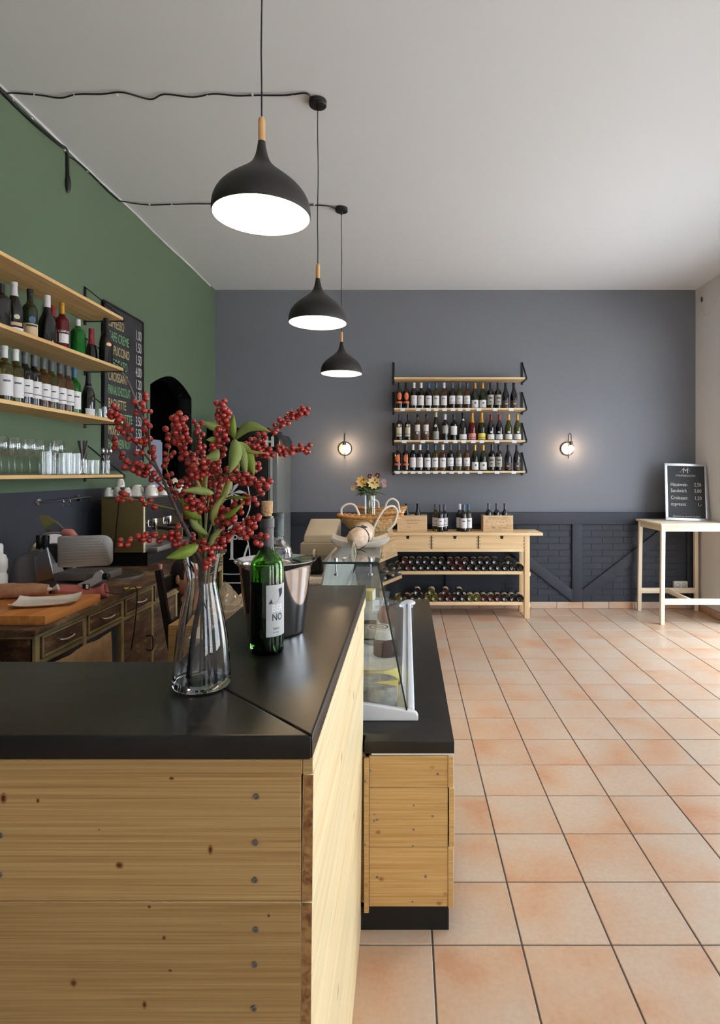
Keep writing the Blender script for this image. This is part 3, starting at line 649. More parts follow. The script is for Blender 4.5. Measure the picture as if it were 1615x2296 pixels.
def bottle(label, kind, glass, foil, f0, marks, loc, rz=0, group=None, seg=20, cat='bottle', name='wine_bottle'):
    t = thing(name, label, cat, loc, rz, group)
    k = ('body', kind, glass, seg)
    if k not in _pm: _pm[k] = MB().lathe(PROF[kind], seg).mesh('glass_body'); _pm[k].materials.append(M[glass])
    link('glass_body', _pm[k], None, t)
    top = PROF[kind][-1][1]
    if foil:
        k = ('foil', kind, foil, f0, seg)
        if k not in _pm:
            zz = [f0]+[z for r, z in PROF[kind] if z > f0+0.002][:-1]
            pr = [(rad(kind, z)+0.0008, z) for z in zz]; pr[-1] = (pr[-1][0], top+0.0008); pr.append((0, top+0.0008))
            _pm[k] = MB().lathe(pr, seg).mesh('capsule'); _pm[k].materials.append(M[foil])
        link('capsule', _pm[k], None, t)
    for mk in marks:
        nm, z0, z1, half, mm = mk[:5]; off = mk[5] if len(mk) > 5 else 0.0006
        k = ('mark', kind)+tuple(mk)
        if k not in _pm:
            mb = MB()
            if nm == 'oval':
                nn = 12; c = (z0+z1)/2; vv = []
                for i in range(nn+1):
                    u = math.cos(math.pi*i/nn); hh = (z1-z0)/2*math.sqrt(max(1-u*u, 0)); ang = -math.pi/2+half*u
                    for z in (c-hh, c+hh): r = rad(kind, z)+off; vv.append((r*math.cos(ang), r*math.sin(ang), z))
                mb.add(vv, [(2*i, 2*i+2, 2*i+3, 2*i+1) for i in range(nn)])
            else:
                nz = 4 if kind in ('burgundy', 'champagne', 'riesling', 'round', 'bell') else 1
                pr = [(rad(kind, z0+(z1-z0)*i/nz)+off, z0+(z1-z0)*i/nz) for i in range(nz+1)]
                mb.lathe(pr, 14, a0=-math.pi/2-half, a1=-math.pi/2+half)
            _pm[k] = mb.mesh('paper_label'); _pm[k].materials.append(M[mm])
        link({'oval': 'oval_label', 'label': 'paper_label', 'band': 'label_print'}[nm], _pm[k], None, t)
    return t
H = 1.25
L_ = lambda m, z0=.045, z1=.135, h=H: ('label', z0, z1, h, m)
bird = [L_('label', .055, .150), ('band', .073, .077, H, 'ink', .0010), ('band', .112, .118, 0.3, 'ink', .0010)]
plain = [L_('label', .040, .150), ('band', .112, .122, 0.45, 'f_grey', .0010)]
TYPES = {
 'orange': ('dark bottle with orange oval label', 'bordeaux', 'g_dark', 'f_black', .235, [('oval', .100, .185, 0.75, 'orange'), ('band', .062, .085, H, 'orange')]),
 'whitecap': ('dark bottle with white cap and white label', 'bordeaux', 'g_dark', 'f_white', .238, [L_('label', .040, .152), ('band', .118, .128, 0.25, 'pink_label', .001)]),
 'bluecap': ('dark bottle with blue cap', 'bordeaux', 'g_dark', 'f_blue', .238, plain),
 'bluewhite': ('pale yellow wine bottle with blue cap', 'bordeaux', 'g_white', 'f_blue', .238, plain),
 'rosewhite': ('rose wine bottle with white cap', 'bordeaux', 'g_rose', 'f_white', .238, plain),
 'birdred': ('dark bottle with striped white label', 'bordeaux', 'g_dark', 'f_grey', .238, bird),
 'birdwhite': ('pale yellow bottle with striped white label', 'bordeaux', 'g_white', 'f_grey', .238, bird),
 'birdrose': ('rose bottle with striped white label', 'bordeaux', 'g_rose', 'f_grey', .238, bird),
 'burggold': ('olive burgundy bottle with gold cap', 'burgundy', 'g_dkgreen', 'f_gold', .232, [L_('label', .012, .100), ('band', .055, .075, 0.25, 'f_grey', .001)]),
 'greylab': ('dark bottle with grey patterned label', 'bordeaux', 'g_dark', 'f_black', .238, [L_('grey_label', .045, .160), ('band', .115, .130, 0.6, 'ink', .001), ('band', .075, .085, 0.35, 'ink', .001)]),
 'darklab': ('dark burgundy bottle with brown label', 'burgundy', 'g_dark', 'f_black', .232, [L_('dark_label', .020, .095), ('band', .050, .060, 0.35, 'cream', .001)]),
 'medal': ('dark bottle with gold medallion', 'bordeaux', 'g_dark', 'f_purple', .232, [L_('cream', .045, .150, 0.9), ('oval', .155, .187, 0.42, 'cream'), ('band', .068, .075, 0.95, 'ink', .001)]),
 'roseblack': ('clear rose bottle with black cap', 'bordeaux', 'g_rose', 'f_black', .262, [L_('label', .105, .180, 0.8), ('oval', .07, .10, 0.4, 'label')]),
 'riesling': ('slender green bottle with cream cap', 'riesling', 'g_dkgreen', 'f_cream', .268, [L_('grey_label', .012, .105), ('oval', .150, .185, 0.5, 'cream')]),
 'sage': ('dark bottle with white cap and sage label', 'bordeaux', 'g_dark', 'f_white', .238, [L_('grey_label', .080, .170)]),
 'blackcap': ('dark bottle with black cap and white label', 'bordeaux', 'g_dark', 'f_black', .238, [L_('label', .065, .165)]),
 'sparkdark': ('dark sparkling wine bottle with black foil', 'champagne', 'g_dark', 'f_black', .215, [L_('label', .012, .070), ('oval', .225, .250, 0.7, 'label')]),
 'sparkrose': ('sparkling bottle with gold foil and pink label', 'champagne', 'g_red', 'f_gold', .205, [L_('pink_label', .012, .082), ('band', .030, .036, H, 'ink', .001)]),
 'sparkyellow': ('sparkling bottle with gold foil and yellow label', 'champagne', 'g_dkgreen', 'f_gold', .205, [L_('yellow_label', .012, .082), ('band', .030, .036, H, 'ink', .001)]),
 'burgred': ('dark burgundy bottle with red cap', 'burgundy', 'g_dark', 'f_red', .232, [L_('label', .012, .070), ('oval', .085, .105, 0.35, 'label')]),
 'burgorange': ('olive burgundy bottle with orange-gold cap', 'burgundy', 'g_green', 'f_gold', .232, [L_('label', .012, .072), ('oval', .085, .105, 0.35, 'label')]),
}
rowA = ['orange']*2+['whitecap']*2+['bluecap', 'bluewhite', 'rosewhite', 'birdred', 'birdwhite', 'birdrose']+['burggold']*2+['greylab']*2+['darklab']*2
rowB = ['medal']*2+['roseblack']*2+['riesling', 'sage', 'blackcap', 'sparkdark', 'sparkrose', 'sparkyellow']+['burgred']*2+['burgorange']*2
xa = [200, 268, 343, 412, 487, 560, 637, 718, 788, 862, 940, 1015, 1092, 1165, 1240, 1320]
xb_ = [200, 285, 380, 465, 558, 648, 733, 822, 912, 1005, 1095, 1178, 1268, 1355]
xc = [183, 262, 333, 402, 475, 550, 625, 700, 782, 860, 940, 1020, 1105, 1175, 1265, 1350]
DB = YB-0.14
for row, xs, z, nm in ((rowA, xa, SH_B[1], 'upper'), (rowB, xb_, SH_B[2], 'middle'), (rowA, xc, SH_B[3], 'lowest')):
    for i, (k, zx) in enumerate(zip(row, xs)):
        d, *a = TYPES[k]
        bottle('%s, %s from left, %s grey-wall shelf' % (d, ORD[i], nm), *a, loc=(X(850+zx*0.2291, DB), DB, z+0.0203), rz=R.uniform(-0.25, 0.12), group='wine bottles on the grey-wall shelves')
# price tags clipped to the shelf fronts
pz = [[232, 382, 487, 560, 643, 725, 797, 870, 980, 1138, 1296], [247, 430, 560, 658, 748, 830, 923, 1007, 1155, 1325], [183, 256, 333, 403, 478, 555, 632, 712, 795, 865, 990, 1157, 1320]]
tg = MB().box(-0.0255, 0.0255, -0.0010, 0, -0.031, 0).mesh('price_tag'); tg.materials.append(M['paper'])
for xs, z, nm in zip(pz, SH_B[1:], ('upper', 'middle', 'lowest')):
    for i, zx in enumerate(xs):
        o = link('price_tag', tg, None); o.location = (X(850+zx*0.2291, YB-0.2555), YB-0.2555, z+0.018); o.rotation_euler = (0, R.uniform(-0.05, 0.05), 0)
        tag(o, 'small white price tag, %s from the left on the %s grey-wall shelf edge' % (ORD[i], nm), 'price tag', 'price tags on the shelf edges')

# ---- spirits and wines on the green wall (labels turned to the room)
def on_left(px, z, k=None, xw=-2.105, **kw):
    d = -xw*F/(CX-px); return (xw, d, z+0.0203)
RZ = math.radians(52)
zs_ = SH_L[1]; gsp = 'spirit bottles on the green-wall shelf'
bottle('black bottle with grey label at the near end of the spirit shelf', 'square', 'g_dark', 'f_black', .205, [L_('dark_label', .03, .14), ('band', .05, .056, 1.0, 'orange', .001)], on_left(3, zs_), RZ, gsp, name='spirit_bottle')
bottle('dark brown bottle with silver-white foil and white base label', 'burgundy', 'g_dark', 'f_white', .222, [L_('label', .012, .05), ('oval', .095, .12, .35, 'cream'), ('band', .06, .078, .7, 'tan_label')], on_left(32, zs_), RZ, gsp, name='spirit_bottle')
bottle('dark green bottle with black screw cap and tan label', 'bordeaux', 'g_dkgreen', 'f_black', .262, [L_('tan_label', .012, .105), ('oval', .108, .145, .45, 'f_blue'), ('band', .088, .098, .8, 'ink', .001)], on_left(67, zs_), RZ, gsp, name='spirit_bottle')
bottle('black bottle with silver cap and white figure label', 'round', 'g_dark', 'f_white', .232, [('oval', .125, .150, .9, 'label'), L_('label', .045, .115, .5), L_('label', .015, .035, .5)], on_left(106, zs_, xw=-2.08), RZ, gsp, name='spirit_bottle')
bottle('dark bottle with red cap half hidden behind the black one', 'bordeaux', 'g_dark', 'f_red', .235, [L_('tan_label', .012, .125)], on_left(119, zs_, xw=-2.175), RZ, gsp, name='spirit_bottle')
cb_ = bottle('dark red bitter bottle with gold cap and pale label', 'bordeaux', 'g_red', 'f_gold', .232, [L_('label', .055, .11, .8)], on_left(139, zs_, xw=-2.08), RZ, gsp, name='spirit_bottle')
bottle('bright green gin bottle with white cap and label', 'square', 'g_brightgreen', 'f_white', .215, [L_('label', .03, .115)], on_left(175, zs_), RZ, gsp, name='spirit_bottle')
bottle('bell-shaped dark red liqueur bottle with red neck', 'bell', 'g_dark', 'f_red', .13, [L_('pink_label', .02, .07, .8), L_('label', .17, .2, .8, )], on_left(205, zs_), RZ, gsp, name='spirit_bottle')
bottle('big black sparkling bottle at the end of the spirit shelf', 'champagne', 'g_dark', 'f_black', .22, [('oval', .125, .15, .4, 'copper')], on_left(238, zs_, xw=-2.03), RZ, gsp, name='spirit_bottle')
for o_, s_, sz, zz in ((cb_, 'CAMPARI', .019, .118),):
    mb = MB(); text(mb, s_, sz, None, 0.9, 'CENTER', 0.01, bend=(0.0382, -math.pi/2, zz)); mb.obj('lettering', M['chalk'], o_)
zw = SH_L[2]; gw = 'wine bottles on the green-wall shelf'
seq = [(10, 'g_white', 'f_white', plain, 'yellowish wine bottle with white cap'), (35, 'g_white', 'f_white', plain, 'yellowish wine bottle with white cap'), (56, 'g_dark', 'f_grey', bird, 'dark wine bottle with striped white label'), (76, 'g_dark', 'f_grey', bird, 'dark wine bottle with striped white label'),
       (97, 'g_amber', 'f_grey', bird, 'amber wine bottle with striped white label'), (114, 'g_white', 'f_grey', bird, 'straw-coloured wine bottle with striped white label'), (134, 'g_rose', 'f_grey', bird, 'rose wine bottle with striped white label'), (150, 'g_rose', 'f_grey', bird, 'rose wine bottle with striped white label'), (166, 'g_brightgreen', 'f_blue', plain, 'green wine bottle with blue cap')]
dl = 0
for i, (px, g, f_, mk, d) in enumerate(seq):
    dl = max(2.09*F/(CX-px), dl+0.0765)
    bottle('%s, %s from the left on the green-wall shelf' % (d, ORD[i]), 'bordeaux', g, f_, .238, mk, (-2.09, dl, zw+0.0203), RZ, gw)
bottle('black burgundy bottle with small white label ending the wine row', 'burgundy', 'g_dark', 'f_black', .225, [L_('label', .012, .06, .8), ('band', .20, .21, 3.1, 'f_grey')], on_left(198, zw, xw=-2.09), RZ, gw)

# ---- drinking glasses
zg = SH_L[3]+0.0203
wine = MB().lathe([(0, .002), (.030, .0015), (.034, .003), (.030, .005), (.006, .009), (.0038, .014), (.0035, .085), (.006, .092), (.022, .104), (.034, .125), (.037, .148), (.034, .175), (.030, .195), (.0292, .195), (.033, .175), (.036, .148), (.033, .126), (.021, .106), (0, .096)], 22).mesh('wine_glass')
tumb = MB().lathe([(0, .003), (.028, 0), (.0305, .002), (.0345, .095), (.0335, .095), (.0295, .008), (0, .008)], 20).mesh('tumbler')
tall = MB().lathe([(0, .003), (.030, 0), (.032, .002), (.034, .13), (.033, .13), (.031, .010), (0, .010)], 20).mesh('tall_glass')
for m_ in (wine, tumb, tall): m_.materials.append(M['tumbler'])
def glass(me, nm, px, xw, label, z=zg, s=1.0):
    o = link(nm, me, None); o.location = (xw, -xw*F/(CX-px), z); o.scale = (s, s, s); tag(o, label, 'glass', 'glasses on the green-wall shelves')
for i, (px, xw) in enumerate(((3, -2.05), (20, -2.14), (33, -2.05), (49, -2.12), (67, -2.05), (88, -2.08))):
    glass(wine, 'wine_glass', px, xw, 'stemmed wine glass, %s from the left on the glass shelf' % ORD[i], s=1.0)
for i, (px, xw) in enumerate(((121, -2.17), (130, -2.02))):
    glass(wine, 'wine_glass', px, xw, '%s wide-bowled wine glass standing among the tall tumblers' % ('rear', 'front')[i], s=1.02)
for i, (px, xw) in enumerate(((105, -2.00), (116, -2.10), (137, -2.10), (151, -2.01), (160, -2.10), (171, -2.02))):
    glass(tall, 'tall_glass', px, xw, 'tall straight tumbler, %s from the left on the glass shelf' % ORD[i])
for i, (px, xw) in enumerate(((202, -2.10), (214, -2.02))):
    glass(tumb, 'tumbler', px, xw, '%s short tumbler at the end of the glass shelf' % ('rear', 'front')[i])
for i, (px, xw) in enumerate(((222, -2.10), (233, -1.99), (245, -2.035))):
    glass(tumb, 'tumbler', px, xw, 'short tumbler, %s from the left beside the dark wine bottle' % ORD[i], SH_L[2]+0.0203, 0.8)
def cutlery_jar(px, xw, label, sp):
    y = -xw*F/(CX-px)
    o = link('cutlery_glass', tumb, None); o.location = (xw, y, zg); o.scale = (0.95, 0.95, 1.0); tag(o, label+' glass on the glass shelf', 'glass')
    for i in range(4):
        t = thing('spoon' if sp else 'knife', '%s %s leaning in the %s glass' % (ORD[i], 'spoon' if sp else 'table knife', label.split()[0]+' cutlery'), 'cutlery', (xw, y, zg+0.01), i*1.4+0.4, 'cutlery in glasses')
        top = 0.15 if sp else 0.205
        a, b = Vector((-0.012, 0, 0)), Vector((0.026, 0, top))
        if sp:
            MB().tube([a, a.lerp(b, 0.8)], [0.002, 0.003], 6).obj('handle', M['steel'], t); MB().ball(b, 0.016, 10, 8, (0.7, 0.35, 1.2)).obj('bowl', M['steel'], t)
        else:
            MB().tube([a, a.lerp(b, 0.45)], [0.004, 0.003], 6).obj('blade', M['steel'], t); MB().tube([a.lerp(b, 0.45), b], [0.005, 0.008], 8).obj('handle', M['f_brown'], t)
cutlery_jar(186, -2.06, 'knife-filled cutlery', False)
cutlery_jar(238, -2.04, 'spoon-filled cutlery', True)
# ================================================================== SIDEBOARD WITH WINE
SF, SBK = 6.315, 6.70
sb = thing('sideboard', 'birch sideboard with three drawers and two bottle shelves', 'sideboard', (0.523, 6.5, 0))
def sw(mb):
    mb.v = [(x-0.523, y-6.5, z) for x, y, z in mb.v]; return mb
sx0, sx1 = -0.291, 1.337
sw(MB().box(sx0-0.14, sx1+0.14, SF-0.02, SBK, 0.899, 0.930)).obj('top', M['birch'], sb, bevel=0.003)
for x in (sx0, sx1-0.057):
    for y in (SF, SBK-0.09): sw(MB().box(x, x+0.057, y, y+0.045, 0, 0.899)).obj('leg', M['birch_z'], sb, bevel=0.003)
sw(MB().box(sx0+0.057, sx1-0.057, SF+0.006, SF+0.026, 0.722, 0.752)).obj('rail', M['birch'], sb, bevel=0.002)
sw(MB().box(sx0+0.057, sx1-0.057, SBK-0.08, SBK-0.06, 0.722, 0.899)).obj('rail', M['birch'], sb)
sw(MB().box(sx0+0.01, sx0+0.03, SF+0.045, SBK-0.09, 0.722, 0.899)).obj('rail', M['birch'], sb)
sw(MB().box(sx1-0.03, sx1-0.01, SF+0.045, SBK-0.09, 0.722, 0.899)).obj('rail', M['birch'], sb)
for k in range(3):
    cx = 0.523+(k-1)*0.5106
    x0, x1 = cx-0.247, cx+0.247
    d_ = sw(MB().prism([(x0, 0.754), (x1, 0.754), (x1, 0.895), (cx+0.020, 0.895), (cx+0.013, 0.862), (cx-0.013, 0.862), (cx-0.020, 0.895), (x0, 0.895)], SF+0.004, SF+0.020, 'y')).obj('drawer', M['birch'], sb, bevel=0.001, bseg=1)
    sw(MB().box(cx-0.022, cx+0.022, SF+0.024, SF+0.028, 0.858, 0.897)).obj('grip_notch', M['black'], d_)
    dn = MB()
    for x in (x0+0.010, x1-0.010):
        for q in range(4):
            c = 0.772+q*0.034; dn.lathe([(0, 0), (0.0055, 0)], 8, c=(0, 0, 0), M=Matrix.Translation((x, SF+0.0035, c)) @ Matrix.Rotation(math.pi/2, 4, 'X'))
    tag(sw(dn).obj('dowel_joint', M['f_brown'], d_), kind='stuff')
for z in (0.508, 0.173):
    sw(MB().box(sx0+0.060, sx1-0.060, SF+0.012, SBK-0.1, z-0.034, z)).obj('shelf', M['birch'], sb, bevel=0.003)
    for x in (sx0-0.010, sx1):
        sw(MB().box(x, x+0.010, SF+0.008, SF+0.036, z-0.05, z-0.010)).obj('tenon', M['pale_x'], sb, bevel=0.002)
    for x in (sx0+0.004, sx1-0.030): sw(MB().box(x, x+0.026, SF+0.045, SBK-0.09, z-0.050, z-0.004)).obj('side_rail', M['birch'], sb)
# bottles lying on the two shelves, bases to the room
M['g_ruby'] = mat('ruby_glass', lin(72, 34, 34), 0.06, spec=0.6, trans=0.25)
M['g_oliv2'] = mat('yellow_green_glass', lin(120, 112, 52), 0.06, spec=0.6, trans=0.4)
def lying(px, z, glass, label, y=6.345):
    t = bottle(label, 'bordeaux', glass, 'f_black', .238, [('label', .05, .15, 1.2, 'cream')], (X(px, y), y, z+0.0378), 0, 'bottles lying on the sideboard shelves', seg=18)
    t.rotation_euler = (-math.pi/2, R.uniform(-0.5, 0.5), R.uniform(-0.04, 0.04))
CP = lambda zx: 880+zx*0.1981
low = [105, 172, 250, 340, 425, 517, 610, 703, 790, 882, 970, 1062, 1150, 1232, 1317, 1410, 1470]
xs_ = [X(CP(v), 6.345) for v in low]
for i in range(1, len(xs_)):
    if xs_[i]-xs_[i-1] < 0.0765: xs_[i] = xs_[i-1]+0.0765
xs_ = [min(v, 1.28-0.039-0.0765*(len(xs_)-1-i)) for i, v in enumerate(xs_)]
DK = {'g_dark': 'dark', 'g_ruby': 'ruby', 'g_oliv2': 'olive green'}
for i, x in enumerate(xs_):
    g = 'g_ruby' if i in (1, 7, 8) else 'g_dark'
    lying(CX+x*F/6.345, 0.508, g, '%s bottle lying base outward, %s from left, lower row of upper sideboard shelf' % (DK[g], ORD[i]))
up = 0
for i in range(len(xs_)-1):
    if i in (13, 15): continue
    g = 'g_ruby' if i in (0, 6, 7) else 'g_dark'; gap = (xs_[i+1]-xs_[i])/2
    h = math.sqrt(max(0.0757**2-gap*gap, 0.03**2))
    lying(CX+(xs_[i]+xs_[i+1])/2*F/6.345, 0.508+h, g, '%s bottle lying base outward, %s from left, upper row of upper sideboard shelf' % (DK[g], ORD[up])); up += 1
low2 = [165, 245, 322, 400, 478, 555, 635, 715, 810, 888, 965, 1045, 1122, 1200, 1285, 1375, 1455]
col2 = ['g_dark']*3+['g_oliv2']*2+['g_ruby']*2+['g_dark']*2+['g_oliv2']*2+['g_ruby']*3+['g_dark']*3
xs2 = [X(CP(v), 6.345) for v in low2]
for i in range(1, len(xs2)):
    if xs2[i]-xs2[i-1] < 0.0762: xs2[i] = xs2[i-1]+0.0762
xs2 = [min(v, 1.28-0.039-0.0762*(len(xs2)-1-i)) for i, v in enumerate(xs2)]
for i, x in enumerate(xs2):
    lying(CX+x*F/6.345, 0.173, col2[i], '%s bottle lying base outward, %s from left on the bottom sideboard shelf' % (DK[col2[i]], ORD[i]))
for q, (i, g) in enumerate(((1, 'g_dark'), (3, 'g_oliv2'), (5, 'g_ruby'), (7, 'g_dark'))):
    gap = (xs2[i+1]-xs2[i])/2; h = math.sqrt(max(0.0757**2-gap*gap, 0.03**2))
    lying(CX+(xs2[i]+xs2[i+1])/2*F/6.345, 0.173+h, g, '%s bottle perched on two others, %s perched one from left, bottom sideboard shelf' % (DK[g], ORD[q]))
# crates and standing bottles on the sideboard
def crate(px0, px1, y, label, lines, pic, caps):
    x0, x1 = X(px0, y), X(px1, y); w_ = x1-x0; h_ = 0.178; dp = 0.20
    t = thing('wine_crate', label, 'crate', ((x0+x1)/2, y, 0.930), group='wooden wine crates on the sideboard')
    MB().box(-w_/2, w_/2, 0, 0.010, 0, h_).obj('front_board', M['crate'], t, bevel=0.001, bseg=1)
    MB().box(-w_/2, w_/2, dp-0.010, dp, 0, h_).obj('back_board', M['crate'], t, bevel=0.001, bseg=1)
    for s in (-1, 1): MB().box(s*w_/2-(0.010 if s > 0 else 0), s*w_/2+(0.010 if s < 0 else 0), 0.010, dp-0.010, 0, h_).obj('side_board', M['crate'], t, bevel=0.001, bseg=1)
    MB().box(-w_/2+0.01, w_/2-0.01, 0.01, dp-0.01, 0, 0.008).obj('bottom_board', M['crate'], t)
    mb = MB()
    for s_, sz, xx, zz in lines: text(mb, s_, sz, frame_m((xx*w_, -0.0006, zz*h_), (1, 0, 0), (0, 0, 1)), 1.0, 'CENTER')
    if pic:
        xa_, xb2, za, zb = [pic[0]*w_, pic[1]*w_, pic[2]*h_, pic[3]*h_]
        for x in (xa_, xb2): mb.box(x-0.001, x+0.001, -0.0006, 0, za, zb)
        for z in (za, zb): mb.box(xa_, xb2, -0.0006, 0, z-0.001, z+0.001)
        rr = random.Random(3)
        for q in range(60):
            x = rr.uniform(xa_+.006, xb2-.010); z = za+(zb-za)*rr.random()**1.7*0.8+.004; mb.box(x, x+rr.uniform(.003, .012), -0.0006, 0, z, z+rr.uniform(.001, .006))
    mb.obj('print', M['f_brown'], t)
    for i, f_ in enumerate(caps):
        bottle('bottle neck showing in the wine crate with %s, %s from left' % (label.split(' with ')[1], ORD[i]), 'burgundy' if f_ == 'f_black' else 'bordeaux', 'g_dark', f_, .238, [], (x0+w_*(i+0.8)/(len(caps)+0.6), y+0.10, 0.9385), 0, 'bottles in the wooden crates')
crate(891, 958, 6.42, 'pale wooden wine crate with two text lines', [('DOMAINE DE VIN', .020, .02, .66), ('MISE EN BOUTEILLE', .015, .02, .50), ('appellation', .010, -.12, .33), ('contr\u00f4l\u00e9e', .010, -.1, .24)], None, ['f_black', 'f_black'])
crate(1084, 1151, 6.42, 'pale wooden wine crate with printed castle picture', [('CHATEAU DE LA REZAN', .020, 0, .82), ('SAINT MEDOC', .013, 0, .08)], (-.40, .40, .20, .74), ['f_grey', 'f_grey', 'f_grey'])
ST = [(977, 6.52, 'birdwhite'), (988, 6.42, 'birdred'), (997, 6.49, 'birdred'), (1031, 6.50, 'whitecap'), (1040, 6.42, 'bluecap'), (1051, 6.47, 'bluewhite')]
sl = ['pale bottle at the back', 'dark bottle in front', 'dark bottle behind']
for i, (px, y, k) in enumerate(ST):
    d, *a = TYPES[k]
    lab = ['pale striped-label bottle at the rear of the middle trio', 'dark striped-label bottle at the front of the grey-capped trio', 'dark striped-label bottle at the side of the grey-capped trio', 'white-capped bottle of the trio beside the castle crate', 'front blue-capped dark bottle of the trio beside the castle crate', 'rear blue-capped pale bottle of the trio beside the castle crate'][i]
    bottle(lab+' on the sideboard' if len(lab.split()) < 13 else lab, *a, loc=(X(px, y), y, 0.9303), rz=R.uniform(-.15, .15), group='bottles standing on the sideboard')
o = MB().box(-0.055, 0.055, -0.045, 0.045, 0, 0.002).obj('paper_note', M['paper']); o.location = (1.385, 6.42, 0.9305); o.rotation_euler = (0, 0, 0.1); tag(o, 'white paper note at the free end of the sideboard', 'paper')
o = MB().box(-0.025, 0.025, -0.015, 0.015, 0, 0.001).obj('price_card', M['paper']); o.location = (X(1014, 6.36), 6.36, 0.9305); tag(o, 'small white card lying between the two bottle trios', 'price card')

# ================================================================== HIGH TABLE AND CHALKBOARD
tb = thing('bar_table', 'tall pale pine bar table in the corner', 'table', (2.99, 6.37, 0))
a_, b_ = -0.335, 0.335
MB().box(-0.345, 0.350, -0.33, 0.345, 1.028, 1.050).obj('top', M['pale_x'], tb, bevel=0.002)
for x in (a_+0.02, b_-0.02):
    for y in (-0.295, 0.285):
        mb = MB(); sx = 0.017
        mb.add([(x+p*0.020+(0.012 if z == 0 and x > 0 else -0.012 if z == 0 else 0), y+q*0.020+(-0.010 if z == 0 and y < 0 else 0.010 if z == 0 else 0), z) for p in (-1, 1) for q in (-1, 1) for z in (0, 1.028)], [(0,1,3,2),(4,6,7,5),(0,4,5,1),(2,3,7,6),(0,2,6,4),(1,5,7,3)])
        mb.obj('leg', M['pale_z'], tb, bevel=0.002)
for y in (-0.295, 0.285):
    MB().box(a_+0.04, b_-0.04, y-0.010, y+0.010, 0.968, 1.028).obj('apron', M['pale_x'], tb, bevel=0.001)
    MB().box(a_+0.030, b_-0.030, y-0.012, y+0.012, 0.205, 0.265).obj('stretcher', M['pale_x'], tb, bevel=0.001)
for x in (a_+0.02, b_-0.02): MB().box(x-0.010, x+0.010, -0.275, 0.265, 0.968, 1.028).obj('apron', M['pale_x'], tb, bevel=0.001)
MB().box(-0.03, 0.0, -0.283, 0.273, 0.215, 0.258).obj('stretcher', M['pale_x'], tb, bevel=0.001)
ck = thing('chalkboard', 'small aluminium-framed chalkboard leaning on the pale bar table', 'chalkboard', (X(1541, 6.44), 6.44, 1.0503))
ck.rotation_euler = (-0.16, 0.03, -0.10)
MB().box(-0.215, 0.215, 0.004, 0.010, 0.01, 0.63).obj('slate', M['slateboard'], ck)
for x0, x1, z0, z1 in ((-0.228, 0.228, 0, 0.028), (-0.228, 0.228, 0.612, 0.64), (-0.228, -0.200, 0.028, 0.612), (0.200, 0.228, 0.028, 0.612)):
    MB().box(x0, x1, -0.006, 0.012, z0, z1).obj('frame', M['steel_brushed'], ck, bevel=0.002)
mb = MB(); F2 = lambda x, z: frame_m((x, 0.0035, z), (1, 0, 0), (0, 0, 1))
text(mb, 'M', 0.075, F2(0.0, 0.535), 1.15, 'CENTER'); text(mb, 'MARREGON', 0.028, F2(0.0, 0.495), 1.35, 'CENTER')
mb.tube([(0.0, 0.0034, 0.60), (-0.03, 0.0034, 0.575), (-0.06, 0.0034, 0.545), (-0.05, 0.0034, 0.535)], 0.0012, 5); mb.tube([(0.02, 0.0034, 0.61), (0.035, 0.0034, 0.585), (0.05, 0.0034, 0.555)], 0.0012, 5)
mb.obj('logo', M['chalk'], ck)
for s_, v, z in (('Hauswein', '2,50', 0.385), ('Sandwich', '5,00', 0.315), ('Croissant', '1,20', 0.235), ('espresso', '1,-', 0.165)):
    mb = MB(); text(mb, s_, 0.056, F2(-0.165, z), 0.82, 'LEFT'); text(mb, v, 0.056, F2(0.165, z), 0.8, 'RIGHT'); mb.obj('chalk_writing', M['chalk'], ck)
mb = MB()
text(mb, 'd\u00e9couvrir ses moments de plaisir', 0.022, F2(0.0, 0.04), 1.0, 'CENTER')
mb.obj('chalk_writing', M['chalk'], ck)
sk_ = thing('wall_socket', 'white double wall socket behind the bar table', 'socket', (X(1522, YB), YB-0.017, 0.285))
MB().box(-0.078, 0.078, -0.045, 0.0, -0.042, 0.042).obj('housing', M['white'], sk_, bevel=0.008)
for s in (-1, 1):
    MB().lathe([(0.020, 0.0), (0.024, 0.003), (0.020, 0.001), (0.018, -0.008), (0, -0.008)], 18, M=Matrix.Translation((s*0.037, -0.046, 0)) @ Matrix.Rotation(math.pi/2, 4, 'X')).obj('outlet', M['grey_label'], sk_)
wc = thing('wall_cable', 'thin wire with brown clip on the off-white wall', 'cable', (XR-0.006, 6.62, 3.55))
MB().tube(smooth_path([(0, 0.03, 0.09), (0, 0.0, 0), (0, -0.02, -0.12), (0, -0.06, -0.20), (0, -0.16, -0.19), (0, -0.5, -0.02)], 4), 0.0025, 6).obj('wire', M['white_wall'], wc)
MB().ball((-0.004, 0.0, 0.0), 0.02, 8, 6, (0.5, 0.7, 1.7)).obj('clip', M['f_brown'], wc)
